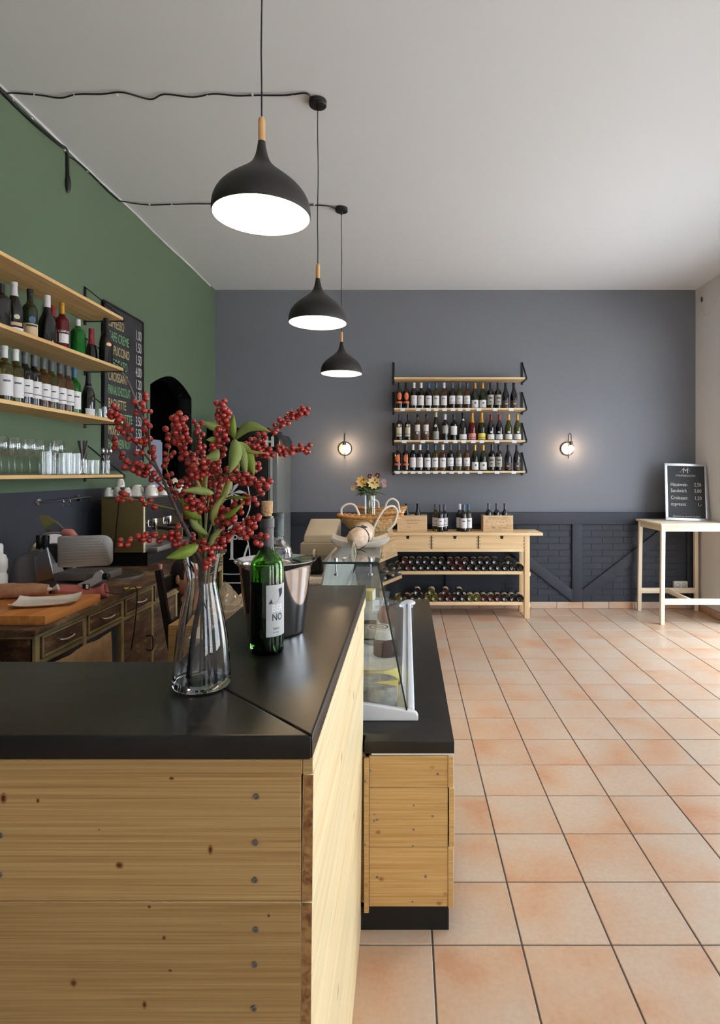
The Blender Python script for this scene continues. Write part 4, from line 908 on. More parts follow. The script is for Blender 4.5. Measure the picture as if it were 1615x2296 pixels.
# ================================================================== WALL LAMPS
M['bulb2'] = mat('warm_globe_bulb', (1, 1, 1), 0.3, emit=(1.0, 0.70, 0.42), es=100)
for px, lab in ((774, 'round copper wall lamp beside the bottle shelves, over the case'), (1272, 'round copper wall lamp between the bottle shelves and chalkboard')):
    t = thing('wall_lamp', lab, 'lamp', (X(px, YB), YB, 1.86), group='round wall lamps on the grey wall')
    Mx = Matrix.Rotation(math.pi/2, 4, 'X')
    MB().lathe([(0, 0), (0.074, 0), (0.074, 0.022), (0.069, 0.022), (0.069, 0.016)], 40, M=Mx).obj('backplate_rim', M['black_metal'], t)
    MB().lathe([(0.069, 0.016), (0, 0.016)], 40, M=Mx).obj('copper_disc', M['copper'], t)
    yo = -0.055
    MB().tube(smooth_path([(0, yo, -0.115), (0, yo, 0.05), (0, yo, 0.145), (0.004, yo-0.02, 0.168), (0.006, yo-0.065, 0.168), (0.006, yo-0.09, 0.145), (0.006, yo-0.09, 0.075)], 5), 0.0045, 8).obj('arm', M['black_metal'], t)
    MB().tube([(0, 0, 0), (0, yo, 0)], 0.008, 8).obj('stem', M['black_metal'], t)
    MB().lathe([(0, 0.078), (0.020, 0.078), (0.021, 0.035), (0.016, 0.030), (0, 0.030)], 16, c=(0.006, yo-0.09, 0)).obj('socket', M['f_brown'], t)
    MB().ball((0.006, yo-0.09, -0.006), 0.034, 18, 12).obj('bulb', M['bulb2'], t)

# ================================================================== MENU BOARD
mn = thing('menu_board', 'tall black chalk menu board on the green wall', 'menu board', (XL+0.004, 4.565, 1.60))
MB().box(0, 0.016, -0.315, 0.315, 0, 1.24).obj('board', M['slateboard'], mn, bevel=0.002)
for y0, y1, z0, z1 in ((-0.32, -0.308, -0.004, 1.244), (0.308, 0.32, -0.004, 1.244), (-0.308, 0.308, -0.004, 0.010), (-0.308, 0.308, 1.230, 1.244)):
    MB().box(0, 0.021, y0, y1, z0, z1).obj('frame', M['black_metal'], mn)
items = [('ESPRESSO', '1.00', 't'), ('CAFE CREME', '1.50', 'g'), ('CAPUCCINO', '1.50', 't'), ('AFFOGATO', '4.00', 'g'), ('CROISSANT', '1.20', 't'), ('PAIN AU CHOCOLAT', '1.30', 'g'), ('BAGUETTE', '1.50', 't'), ('CHOUQUETTE', '3.50', 'g'), ('MIXPLATTE', '5.50', 't'), ('HAUSWEIN ROT', '2.50', 'g')]
cm = {'t': 'chalk_tan', 'g': 'chalk_green'}
for i, (s_, v, c) in enumerate(items):
    z = 1.075-i*0.101
    sx = min(0.62, 0.62*10/max(len(s_), 8))*0.88
    ma, mb = MB(), MB(); text(ma, s_, 0.098, frame_m((0.0165, -0.255, z), (0, 1, 0), (0, 0, 1)), sx*1.05, 'LEFT')
    text(mb, v, 0.112, frame_m((0.0165, 0.285, z-0.005), (0, 1, 0), (0, 0, 1)), 0.55, 'RIGHT'); ma.obj('chalk_writing', M[cm[c]], mn); mb.obj('chalk_price', M['chalk'], mn)

# ================================================================== DRINKS FRIDGE
fr = thing('drinks_fridge', 'tall black drinks fridge with white palm print in the corner', 'fridge', (-1.675, 6.25, 0))
bkg = mat('gloss_black_panel', lin(14, 14, 15), 0.18, spec=0.5)
FX, FY = 0.365, -0.35
MB().box(-FX, FX-0.10, FY+0.03, 0.33, 0.05, 2.04).obj('body', bkg, fr, bevel=0.006)
MB().box(-FX+0.01, FX-0.105, FY, FY+0.03, 0.10, 1.98).obj('door', bkg, fr, bevel=0.004)
MB().box(FX-0.10, FX, FY+0.0, 0.33, 0.05, 1.80).obj('side_light_column', mat('fridge_light_column', lin(120, 124, 122), 0.25, trans=0.2), fr, bevel=0.012)
MB().box(FX-0.072, FX-0.050, FY-0.003, FY+0.0, 0.1, 1.79).obj('column_strip', mat('pale_strip', lin(176, 178, 172), 0.4), fr)
hd = MB().prism([(FX-0.17, 1.815), (FX+0.01, 1.815), (FX+0.022, 1.84), (FX+0.022, 1.93), (FX-0.01, 1.985), (FX-0.17, 1.99)], FY-0.012, 0.30, 'y').obj('header', bkg, fr, bevel=0.004)
mb = MB()
for x in (-0.045, 0.012): mb.prism([(x, 1.845), (x+0.033, 1.845), (x+0.030, 1.945), (x+0.003, 1.945)], FY-0.0135, FY-0.0125, 'y', Matrix.Translation((FX-0.075, 0, 0)))
mb.box(FX-0.09, FX-0.06, FY-0.0135, FY-0.0125, 1.885, 1.905)
for x in (-0.03, 0.03): mb.tube([(FX-0.075+x, FY-0.013, 1.945), (FX-0.072+x*1.2, FY-0.013, 1.975)], 0.003, 5)
mb.obj('header_logo', M['chalk'], hd)
MB().box(-FX+0.03, FX-0.03, FY+0.05, 0.30, 0, 0.05).obj('plinth', M['black'], fr)
yd = FY-0.001; pr = MB(); W2 = lambda px, py: Vector((X(px, 5.9)+1.675, yd, Z(py, 5.9)))
def line_(pts, r): pr.tube(smooth_path([W2(*p) for p in pts], 4), r, 5)
c0 = W2(520, 1255); c1 = W2(521, 1105)
pr.prism([(c0.x-0.030, c0.z), (c0.x+0.030, c0.z), (c0.x+0.014, c0.z+0.02), (c1.x+0.011, c1.z), (c1.x-0.011, c1.z), (c0.x-0.014, c0.z+0.02)], yd-0.001, yd, 'y')
for dx, dz, wv in ((-0.13, 0.02, .03), (0.15, 0.0, .03), (-0.09, 0.10, .03), (0.08, 0.11, .03), (0.13, -0.10, .025), (-0.11, -0.09, .025), (0.0, 0.13, .025)):
    q = Vector((dx, dz)); nq = Vector((-dz, dx)).normalized()*wv
    pr.prism([(c1.x, c1.z), (c1.x+dx*.5+nq.x, c1.z+dz*.5+nq.y), (c1.x+dx, c1.z+dz), (c1.x+dx*.6-nq.x*.2, c1.z+dz*.6-nq.y*.2)], yd-0.001, yd, 'y')
text(pr, 'afri', 0.22, frame_m((X(530, 5.9)+1.675, yd-0.002, Z(1193, 5.9)), (1, 0, 0), (0, 0, 1)), 0.62, 'CENTER', 0.02)
text(pr, 'cola', 0.11, frame_m((X(530, 5.9)+1.675, yd-0.002, Z(1210, 5.9)), (1, 0, 0), (0, 0, 1)), 0.9, 'CENTER', 0.02)
line_([(556, 1090), (561, 1120), (560, 1140), (552, 1162), (549, 1180), (556, 1215), (560, 1240), (559, 1262)], 0.006)
line_([(484, 1090), (480, 1120), (481, 1140), (488, 1162), (492, 1180), (486, 1215), (482, 1240), (483, 1262)], 0.006)
line_([(556, 1222), (550, 1240), (546, 1255)], 0.012)
line_([(486, 1262), (492, 1282), (505, 1287), (540, 1287), (556, 1282), (560, 1262)], 0.005)
line_([(478, 1307), (520, 1307), (570, 1307)], 0.006)
pr.obj('white_print', M['chalk'], fr)
# ================================================================== BACK COUNTER BY THE GREEN WALL
def worn():
    m = mat('worn_painted_wood', lin(70, 50, 36), 0.6); N, L, b = nodes(m)
    tc = N.new('ShaderNodeTexCoord'); n1 = N.new('ShaderNodeTexNoise'); n1.inputs['Scale'].default_value = 9; n1.inputs['Detail'].default_value = 8; n1.inputs['Roughness'].default_value = 0.7
    mp = N.new('ShaderNodeMapping'); mp.inputs['Scale'].default_value = (1, 0.6, 2); L.new(tc.outputs['Object'], mp.inputs['Vector']); L.new(mp.outputs[0], n1.inputs['Vector'])
    cr = N.new('ShaderNodeValToRGB'); e = cr.color_ramp.elements; e[0].position = 0.42; e[0].color = lin(58, 38, 28); e[1].position = 0.68; e[1].color = lin(146, 130, 96)
    q = e.new(0.56); q.color = lin(96, 72, 50); L.new(n1.outputs['Fac'], cr.inputs['Fac']); L.new(cr.outputs[0], b.inputs['Base Color']); return m
M['worn'] = worn()
M['worn_edge'] = mat('worn_cream_edge', lin(140, 126, 88), 0.6, var=0.35, vscale=12)
CXF = -1.56
cbn = thing('old_cabinet', 'worn wooden work cabinet with drawers along the green wall', 'cabinet', (-1.9, 3.5, 0))
def cw(mb):
    mb.v = [(x+1.9, y-3.5, z) for x, y, z in mb.v]; return mb
cw(MB().box(XL+0.012, CXF+0.03, 2.40, 4.96, 0.905, 0.932)).obj('worktop', M['worn'], cbn, bevel=0.006)
cw(MB().box(XL+0.012, CXF+0.018, 2.415, 4.95, 0.888, 0.905)).obj('moulding', M['worn_edge'], cbn, bevel=0.004)
cw(MB().box(XL+0.02, CXF-0.01, 2.44, 2.465, 0, 0.888)).obj('end_panel', M['worn'], cbn)
cw(MB().box(XL+0.02, CXF-0.01, 4.91, 4.935, 0, 0.888)).obj('end_panel', M['worn'], cbn)
cw(MB().box(XL+0.02, XL+0.035, 2.465, 4.91, 0, 0.888)).obj('back_panel', M['black'], cbn)
ys = [2.44, 2.80, 3.175, 3.55, 3.92, 4.29, 4.66, 4.935]
for y in ys: cw(MB().box(CXF-0.02, CXF+0.004, min(y, 4.905), min(y, 4.905)+0.03, 0, 0.888)).obj('post', M['worn_edge'], cbn, bevel=0.003)
cw(MB().box(CXF-0.02, CXF+0.003, 2.47, 4.90, 0.762, 0.785)).obj('rail', M['worn_edge'], cbn, bevel=0.003)
hnd = lambda y: MB().tube(smooth_path([(CXF+0.008, y-0.05, 0.842), (CXF+0.03, y-0.045, 0.838), (CXF+0.034, y, 0.834), (CXF+0.03, y+0.045, 0.838), (CXF+0.008, y+0.05, 0.842)], 4), 0.0045, 7)
for y0, y1 in zip(ys[:-1], ys[1:]):
    ya, yb = y0+0.036, min(y1, 4.905)-0.006
    d_ = cw(MB().box(CXF-0.3, CXF+0.006, ya, yb, 0.790, 0.884)).obj('drawer', M['worn'], cbn, bevel=0.003)
    for a, b, c, e in ((ya, yb, 0.790, 0.800), (ya, yb, 0.874, 0.884), (ya, ya+0.010, 0.80, 0.874), (yb-0.010, yb, 0.80, 0.874)):
        cw(MB().box(CXF+0.006, CXF+0.012, a, b, c, e)).obj('moulding', M['worn_edge'], d_, bevel=0.002)
    cw(hnd((ya+yb)/2)).obj('handle', M['steel_brushed'], d_)
for y0, y1 in ((3.20, 3.55), (3.58, 3.92)):
    dr = cw(MB().box(CXF-0.012, CXF, y0+0.006, y1-0.006, 0.05, 0.757)).obj('door', M['worn'], cbn, bevel=0.003)
    cw(MB().tube(smooth_path([(CXF, y1-0.06, 0.60), (CXF+0.035, y1-0.06, 0.60), (CXF+0.035, y1-0.06, 0.52), (CXF, y1-0.06, 0.52)], 3), 0.004, 6)).obj('handle', M['black_metal'], dr)
cl = MB(); nx = 30; vs = []; fs = []
for i in range(nx+1):
    y = 2.52+0.52*i/nx
    for k, z in enumerate((0.756, 0.68, 0.55, 0.40)): vs.append((CXF+0.012+0.006*math.sin(i*0.9+k*0.3)*(0.4+0.3*k), y+0.004*k, z-0.012*abs(math.sin(i*0.2))))
for i in range(nx):
    for k in range(3): fs.append((4*i+k, 4*i+4+k, 4*i+5+k, 4*i+1+k))
cl.add(vs, fs); o = cl.obj('cloth_curtain', mat('linen_cloth', lin(150, 124, 92), 0.9, var=0.15, vscale=20)); tag(o, 'tan linen curtain hanging below the cabinet drawers', 'curtain')
o.modifiers.new('thick', 'SOLIDIFY').thickness = 0.003
bd = MB().box(-0.31, 0.31, -0.225, 0.225, 0, 0.040).obj('chopping_board', M['board'], bevel=0.003); bd.location = (-1.845, 2.695, 0.9325); tag(bd, 'thick oiled wooden chopping board on the old cabinet', 'chopping board')
BZ = 0.973
pl = MB(); pts = []
def square_plate(w_, d_, lift, th=0.004, n_=12):
    mb = MB(); vs = []; fs = []
    for s in (0, 1):
        for i in range(n_+1):
            for j in range(n_+1):
                u, v = 2*i/n_-1, 2*j/n_-1; e = max(abs(u), abs(v)); c = abs(u*v)
                vs.append((u*w_/2, v*d_/2, (0.004+lift*max(0, (e-0.7)/0.3)**1.5+lift*1.1*c**3)-(th if s else 0)))
    q = (n_+1)**2
    for i in range(n_):
        for j in range(n_):
            a, b, c, d2 = i*(n_+1)+j, (i+1)*(n_+1)+j, (i+1)*(n_+1)+j+1, i*(n_+1)+j+1
            fs += [(a, b, c, d2), (a+q, d2+q, c+q, b+q)]
    for i in range(n_):
        for a, b in ((i*(n_+1), (i+1)*(n_+1)), (i*(n_+1)+n_, (i+1)*(n_+1)+n_), (i, i+1), (n_*(n_+1)+i, n_*(n_+1)+i+1)): fs.append((a, b, b+q, a+q))
    return mb.add(vs, fs)
o = square_plate(0.26, 0.19, 0.012).obj('serving_plate', M['porcelain']); o.location = (-1.67, 2.70, BZ); o.rotation_euler = (0, 0, 0.35); tag(o, 'square white plate on the chopping board', 'plate')
br = thing('wrapped_loaf', 'long loaf wrapped in clear film on the chopping board', 'bread', (-1.95, 2.80, BZ), 0.25)
lf = []
for i in range(13):
    t_ = i/12; lf.append((-0.20+0.40*t_, 0.0, 0.037+0.002*math.sin(i*2)))
MB().tube(lf, [0.012+0.025*math.sin(math.pi*(0.12+0.76*i/12))**0.6 for i in range(13)], 12).obj('crust', mat('bread_crust', lin(176, 130, 98), 0.5, var=0.2, vscale=20, bump=0.3, bscale=40), br)
MB().tube([(0.19, 0, 0.037), (0.22, 0, 0.037), (0.245, 0.0, 0.045)], [0.016, 0.006, 0.018], 9).obj('twisted_film', mat('cling_film', lin(210, 200, 190), 0.25), br)
tw = thing('pink_cloth', 'rolled pink cloth in front of the meat slicer', 'cloth', (-1.68, 2.99, 0.9325), 0.30)
tp = []
n_ = 16; pp = [(-0.125+0.25*i/n_, 0.004*math.sin(i*1.1), 0.034+0.010*math.sin(i*0.42)) for i in range(n_+1)]
o = MB().tube(pp, [0.012+0.026*min(1, (i+0.6)/3)*(0.92+0.10*math.sin(i*0.9)) for i in range(n_+1)], 14, cap=False).obj('folded_fabric', mat('salmon_pink_cloth', lin(186, 108, 100), 0.9, bump=0.3, bscale=250), tw); o.modifiers.new('thick', 'SOLIDIFY').thickness = 0.004
wbt = thing('white_bottle', 'tall white bottle at the edge of the work cabinet', 'bottle', (X(-1, 2.98), 2.98, 0.9325))
MB().lathe([(0, 0), (0.034, 0), (0.036, 0.004), (0.036, 0.12), (0.031, 0.135), (0.031, 0.142), (0.036, 0.158), (0.036, 0.20), (0.028, 0.225), (0.014, 0.235), (0.014, 0.255), (0, 0.255)], 24).obj('body', M['white'], wbt)
MB().lathe([(0.0165, 0.235), (0.0165, 0.275), (0.010, 0.285), (0, 0.285)], 16).obj('cap', M['white_rail'], wbt)
MB().lathe([(0.0363, 0.045), (0.0363, 0.053)], 24).obj('label_band', M['f_purple'], wbt)
# meat slicer
SD = 3.14; Xs = lambda px: X(px, SD)+1.62; Zs = lambda py: Z(py, SD)-0.932
sl_ = thing('meat_slicer', 'grey aluminium meat slicer on the work cabinet', 'slicer', (-1.62, SD, 0.932))
dkal = mat('grey_cast_aluminium', lin(120, 120, 124), 0.4, 0.6, bump=0.1, bscale=120)
MB().prism([(Xs(a), Zs(b)) for a, b in ((42, 1316), (48, 1282), (58, 1250), (66, 1242), (108, 1226), (126, 1234), (152, 1298), (214, 1300), (214, 1316))], -0.10, 0.12, 'y').obj('housing', dkal, sl_, bevel=0.010, bseg=3)
MB().prism([(Xs(a), Zs(b)) for a, b in ((107, 1243), (135, 1221), (151, 1287), (112, 1298))], -0.118, -0.104, 'y').obj('blade_shield', M['steel_brushed'], sl_, bevel=0.003)
Mb_ = Matrix.Translation((Xs(126), -0.02, Zs(1240))) @ Matrix.Rotation(0.45, 4, 'Z') @ Matrix.Rotation(math.pi/2, 4, 'X')
MB().lathe([(0, 0.006), (0.06, 0.008), (0.105, 0.002), (0.106, 0), (0.06, -0.004), (0, -0.004)], 44, M=Mb_).obj('blade', M['steel'], sl_)
MB().tube([Mb_ @ Vector((0.112*math.cos(2*math.pi*i/40), 0.112*math.sin(2*math.pi*i/40), 0)) for i in range(40)], 0.008, 8, closed=True).obj('blade_guard', dkal, sl_)
MB().lathe([(0, 0.03), (0.05, 0.03), (0.056, 0.008)], 28, M=Mb_).obj('blade_cover', M['black_metal'], sl_)
Mc = Matrix.Translation((Xs(222), -0.13, Zs(1228))) @ Matrix.Rotation(0.30, 4, 'Z')
rr_ = []; W_, H_, q_ = 0.128, 0.080, 0.05
for cx, cz, a0 in ((W_-q_, H_-q_, 0), (-W_+0.01, H_-0.01, 90), (-W_+0.01, -H_+0.01, 180), (W_-0.03, -H_+0.03, 270)):
    q2 = q_ if a0 == 0 else (0.03 if a0 == 270 else 0.01)
    for k in range(7): a = math.radians(a0+15*k); rr_.append((cx+q2*math.cos(a), cz+q2*math.sin(a)))
cg = MB().prism(rr_, -0.004, 0.004, 'y', Mc).obj('carriage_plate', M['steel_brushed'], sl_, bevel=0.002)
rb = MB()
for k in range(10): z = -0.065+0.014*k; rb.box(-W_+0.012, W_-0.03-max(0, (k-6))*0.012, -0.0065, -0.004, z, z+0.005, Mc)
rb.obj('ridges', M['steel_brushed'], cg)
MB().box(Xs(155), Xs(262), -0.14, 0.06, Zs(1292), Zs(1276)).obj('sled', dkal, sl_, bevel=0.006)
cp = MB().prism([(Xs(a), Zs(b)) for a, b in ((213, 1296), (243, 1284), (250, 1273), (260, 1267), (265, 1271), (265, 1289), (213, 1318))], -0.165, -0.150, 'y').obj('control_panel', mat('satin_grey', lin(176, 176, 180), 0.4), sl_, bevel=0.002)
MB().box(Xs(224), Xs(238), -0.170, -0.165, Zs(1308), Zs(1296)).obj('switch', M['black'], cp, bevel=0.001)
MB().box(Xs(232), Xs(237), -0.173, -0.170, Zs(1306), Zs(1297)).obj('switch_key', M['white'], cp)
MB().lathe([(0, 0.03), (0.014, 0.03), (0.018, 0.026), (0.018, 0.004), (0.012, 0), (0, 0)], 18, M=Matrix.Translation((Xs(265), -0.155, Zs(1281))) @ Matrix.Rotation(math.pi/2, 4, 'Y')).obj('thickness_knob', M['black'], sl_)
MB().prism([(Xs(a), Zs(b)) for a, b in ((82, 1155), (99, 1157), (124, 1172), (138, 1186), (134, 1192), (96, 1192))], 0.02, 0.026, 'y').obj('hand_guard', mat('yellow_acrylic', lin(190, 180, 110), 0.1, trans=0.6), sl_)
MB().prism([(Xs(a), Zs(b)) for a, b in ((100, 1188), (122, 1172), (139, 1186), (134, 1194))], 0.012, 0.020, 'y').obj('spike_plate', M['steel_brushed'], sl_)
for px in (104, 118): MB().box(Xs(px), Xs(px+7), -0.09, -0.07, Zs(1226), Zs(1196)).obj('post', M['black_metal'], sl_, bevel=0.002)
MB().tube([(Xs(143), 0.0, Zs(1194)), (Xs(160), -0.01, Zs(1196)), (Xs(172), -0.02, Zs(1204))], [0.02, 0.026, 0.02], 10).obj('meat_piece', mat('meat', lin(190, 120, 112), 0.4), sl_)
for px in (60, 200):
    for y in (-0.07, 0.09): MB().lathe([(0.012, 0.018), (0.015, 0.0), (0, 0)], 12, c=(Xs(px), y, 0)).obj('foot', M['black'], sl_)
MB().tube(smooth_path([(Xs(262), -0.13, 0.03), (Xs(280), -0.05, 0.006), (Xs(285), 0.06, 0.02), (-1.50+1.62, 0.10, -0.02), (-1.50+1.62, 0.07, -0.20), (-1.505+1.62, 0.04, -0.32)], 5), 0.0035, 6).obj('power_cord', M['black'], sl_)
o = MB().prism([(0, 0), (0.05, 0.012), (0.085, 0.03), (0.06, -0.01), (0.02, -0.03)], 0, 0.006).obj('yellow_rag', mat('yellow_rag', lin(206, 190, 60), 0.9)); o.location = (-1.58, 3.25, 0.9325); tag(o, 'small yellow cleaning rag peeking from under the slicer', 'rag')
# towel rail on the dark wall
rl = thing('hook_rail', 'steel hook rail on the dark wall above the slicer', 'rail', (XL, 3.74, 1.405))
MB().tube([(0.05, -0.26, -0.004), (0.05, 0.27, 0.008)], 0.005, 8).obj('bar', M['steel'], rl)
for y, z in ((-0.22, -0.003), (0.20, 0.005)):
    MB().lathe([(0, 0.008), (0.022, 0.006), (0.024, 0), (0, 0)], 18, M=Matrix.Translation((0.002, y, z)) @ Matrix.Rotation(math.pi/2, 4, 'Y')).obj('rosette', M['steel'], rl)
    MB().tube([(0, y, z), (0.05, y, z)], 0.006, 8).obj('mount', M['steel'], rl)
for y in (-0.05, 0.02): MB().tube(smooth_path([(0.05, y, 0.008), (0.056, y, -0.01), (0.05, y, -0.03), (0.06, y, -0.04), (0.07, y, -0.03)], 3), 0.002, 6).obj('hook', M['steel'], rl)
# espresso machine with cups
em = thing('espresso_machine', 'espresso machine with olive side panel on the work cabinet', 'coffee machine', (-1.95, 4.36, 0.932))
def ew(mb):
    mb.v = [(x+1.95, y-4.36, z-0.932) for x, y, z in mb.v]; return mb
olive = mat('olive_bronze_panel', lin(112, 98, 62), 0.45, 0.3)
ew(MB().box(-2.10, -1.812, 4.0, 4.018, 1.03, 1.415)).obj('side_panel', olive, em, bevel=0.006)
ew(MB().prism([(-1.885, 1.03), (-1.880, 1.03), (-1.842, 1.40), (-1.847, 1.40)], 3.998, 4.001, 'y', Matrix.Translation((-0.13, 0, 0)))).obj('seam', M['black'], em)
ew(MB().box(-2.10, -1.812, 4.70, 4.718, 1.03, 1.415)).obj('side_panel', olive, em, bevel=0.006)
ew(MB().box(-1.812, -1.806, 3.998, 4.02, 1.03, 1.415)).obj('edge_trim', M['f_cream'], em)
ew(MB().box(-2.10, -1.92, 4.018, 4.70, 1.03, 1.405)).obj('boiler_housing', M['black_metal'], em)
ew(MB().box(-1.92, -1.80, 4.018, 4.70, 1.25, 1.405)).obj('control_head', M['black'], em, bevel=0.008)
ew(MB().box(-1.919, -1.915, 4.02, 4.70, 1.05, 1.25)).obj('splash_back', M['steel'], em)
ew(MB().box(-2.08, -1.79, 4.0, 4.72, 1.405, 1.416)).obj('cup_tray', M['steel_brushed'], em)
ew(MB().box(-2.08, -1.72, 4.02, 4.70, 1.03, 1.065)).obj('drip_tray', M['steel_brushed'], em, bevel=0.006)
ew(MB().box(-2.06, -1.80, 4.04, 4.68, 0.9325, 1.03)).obj('base', M['black'], em)
for y in (4.22, 4.48):
    ew(MB().lathe([(0, 0.06), (0.034, 0.06), (0.036, 0.02), (0.030, 0.0), (0, 0)], 20, c=(-1.84, y, 1.19))).obj('group_head', M['steel'], em)
    ew(MB().tube([(-1.84, y, 1.18), (-1.78, y, 1.18), (-1.68, y, 1.165)], [0.012, 0.011, 0.014], 10)).obj('portafilter', M['black_metal'], em)
ew(MB().tube(smooth_path([(-1.80, 4.10, 1.25), (-1.77, 4.10, 1.23), (-1.76, 4.11, 1.10)], 4), 0.005, 8)).obj('steam_wand', M['steel'], em)
cup_s = MB().lathe([(0.029, 0), (0.031, 0.0), (0.030, 0.02), (0.022, 0.05), (0.018, 0.055), (0.018, 0.060), (0.015, 0.060), (0, 0.055)], 20)
cup_b = MB().lathe([(0.043, 0), (0.045, 0.0), (0.044, 0.03), (0.034, 0.064), (0.026, 0.070), (0.026, 0.077), (0.022, 0.077), (0, 0.071)], 22)
def cup(mb, px, y, lab, z=1.4165, hx=0.05, h=0.06):
    t = thing('coffee_cup', lab, 'cup', (X(px, y), y, z), R.uniform(-0.8, 0.8), 'upturned cups on the espresso machine')
    if 'b' not in mb: 
        key = 's'
    mesh = cupm[mb]; link('bowl', mesh, None, t)
    link('handle', hndm[mb], None, t)
cupm = {'s': cup_s.mesh('bowl'), 'b': cup_b.mesh('bowl')}
hndm = {'s': MB().tube(smooth_path([(0.026, 0, 0.045), (0.040, 0, 0.043), (0.043, 0, 0.028), (0.029, 0, 0.016)], 4), 0.003, 6).mesh('handle'), 'b': MB().tube(smooth_path([(0.034, 0, 0.060), (0.056, 0, 0.058), (0.060, 0, 0.036), (0.043, 0, 0.022)], 4), 0.004, 6).mesh('handle')}
for m_ in (*cupm.values(), *hndm.values()): m_.materials.append(M['porcelain'])
cup('s', 243, 4.08, 'small upturned espresso cup at the corner of the machine top'); cup('s', 262, 4.22, 'small upturned espresso cup in the rear row by the green wall'); cup('s', 285, 4.10, 'small upturned espresso cup beside the first big cup')
cup('s', 270, 4.14, 'small upturned cup stacked on top of two others', 1.4165+0.061)
for i, (px, y) in enumerate(((308, 4.16), (340, 4.16), (368, 4.30), (402, 4.62))): cup('b', px, y, ['big white upturned cup nearest the small cups', 'big white upturned cup in the middle of the machine top', 'big white upturned cup under the folded towel', 'big white upturned cup at the far end of the machine'][i])
tv = thing('folded_towel', 'crumpled beige towel on top of the espresso machine', 'towel', (X(385, 4.45), 4.45, 1.4165+0.078))
vs = []; fs = []; n_ = 14; rt = random.Random(5)
for i in range(n_+1):
    for j in range(n_+1):
        u, v = 2*i/n_-1, 2*j/n_-1; e = max(0, 1-(u*u+v*v)*0.5)
        vs.append((u*0.07+rt.uniform(-.004, .004), v*0.13+rt.uniform(-.006, .006), 0.045*e**0.5*(0.6+0.4*math.sin(u*5+v*3))+rt.uniform(0, .006)))
for i in range(n_):
    for j in range(n_): fs.append((i*(n_+1)+j, (i+1)*(n_+1)+j, (i+1)*(n_+1)+j+1, i*(n_+1)+j+1))
o = MB().add(vs, fs).obj('fabric', mat('beige_towel', lin(196, 178, 158), 0.95, bump=0.4, bscale=150), tv); o.modifiers.new('thick', 'SOLIDIFY').thickness = 0.006
o = MB().lathe([(0, 0), (0.012, 0), (0.015, 0.03), (0, 0.03)], 10).obj('pink_sponge', mat('pink_sponge', lin(206, 140, 130), 0.9)); o.location = (-1.66, 3.92, 0.9325); tag(o, 'tiny pink pot on the cabinet beside the espresso machine', 'pot')
skn = thing('sink_bowl', 'shallow steel basin on the cabinet behind the slicer', 'basin', (-1.80, 3.62, 0.9325))
MB().lathe([(0.12, 0.004), (0.145, 0.014), (0.150, 0.014), (0.148, 0.0), (0, 0.0)], 32).obj('bowl', M['steel_brushed'], skn); MB().lathe([(0, 0.002), (0.12, 0.004)], 32).obj('bottom', M['steel_brushed'], skn)

# ================================================================== BEHIND THE CASE
pt = thing('prep_table', 'light laminate prep table behind the bar', 'table', (-0.63, 2.45, 0))
MB().box(-0.17, 0.220, -0.40, 0.40, 0.965, 0.998).obj('top', mat('beige_laminate', lin(206, 196, 180), 0.4), pt, bevel=0.003)
for x in (-0.16, 0.17):
    for y in (-0.38, 0.34): MB().box(x, x+0.04, y, y+0.04, 0, 0.965).obj('leg', M['steel_brushed'], pt)
sc_ = thing('service_counter', 'narrow counter with grey granite top behind the glass case', 'counter', (-0.62, 3.42, 0))
MB().box(-0.02, 0.210, -0.55, 0.53, 0.965, 1.0).obj('top', mat('grey_granite', lin(128, 124, 118), 0.35, var=0.35, vscale=160), sc_, bevel=0.004)
MB().box(-0.005, 0.19, -0.53, 0.51, 0.0, 0.965).obj('body', M['dado'], sc_)
o = square_plate(0.17, 0.20, 0.008).obj('white_tray', M['porcelain']); o.location = (X(712, 3.05), 3.05, 1.0045); tag(o, 'white tray with small print behind the bar top', 'tray')
mb = MB(); text(mb, 'VIN & \u20ac', 0.022, frame_m((X(712, 3.05), 2.99, 1.0093), (1, 0, 0), (0, 1, 0)), 1, 'CENTER'); mb.v = [(x-X(712, 3.05), y-3.05, z-1.0045) for x, y, z in mb.v]; mb.obj('lettering', M['ink'], o)
rg = thing('cash_register', 'beige cash register behind the glass case', 'cash register', (-0.525, 3.62, 1.0005))
bei = mat('beige_plastic', lin(196, 186, 168), 0.45)
MB().box(-0.115, 0.105, -0.12, 0.20, 0.0, 0.155).obj('body', bei, rg, bevel=0.006)
MB().prism([(-0.10, 0.155), (0.20, 0.155), (0.20, 0.275), (0.16, 0.28), (-0.08, 0.20)], -0.100, 0.095, 'x').obj('hood', bei, rg, bevel=0.010, bseg=3)
MB().box(-0.09, 0.085, -0.123, -0.119, 0.02, 0.085).obj('cash_drawer', M['grey_label'], rg)
td = thing('tape_dispenser', 'black tape dispenser in front of the cash register', 'dispenser', (X(706, 3.36), 3.36, 1.0005))
MB().prism([(-0.048, 0), (0.045, 0), (0.036, 0.05), (0.026, 0.095), (-0.025, 0.10), (-0.036, 0.05)], -0.05, 0.05, 'y').obj('body', M['black'], td, bevel=0.004)
MB().lathe([(0.014, 0.006), (0.034, 0.006), (0.034, -0.006), (0.014, -0.006)], 24, M=Matrix.Translation((0.0, 0, 0.105)) @ Matrix.Rotation(math.pi/2, 4, 'Y')).obj('tape_roll', M['porcelain'], td)
bgm = mat('crumpled_cellophane', lin(206, 188, 160), 0.18, spec=0.7, trans=0.45)
bg_ = thing('plastic_bag', 'crumpled clear bag of bread behind the glass vase', 'bag', (X(516, 2.33), 2.33, 0.9985))
mb = MB(); rt = random.Random(11); vs = []; fs = []; u_, v_ = 22, 14
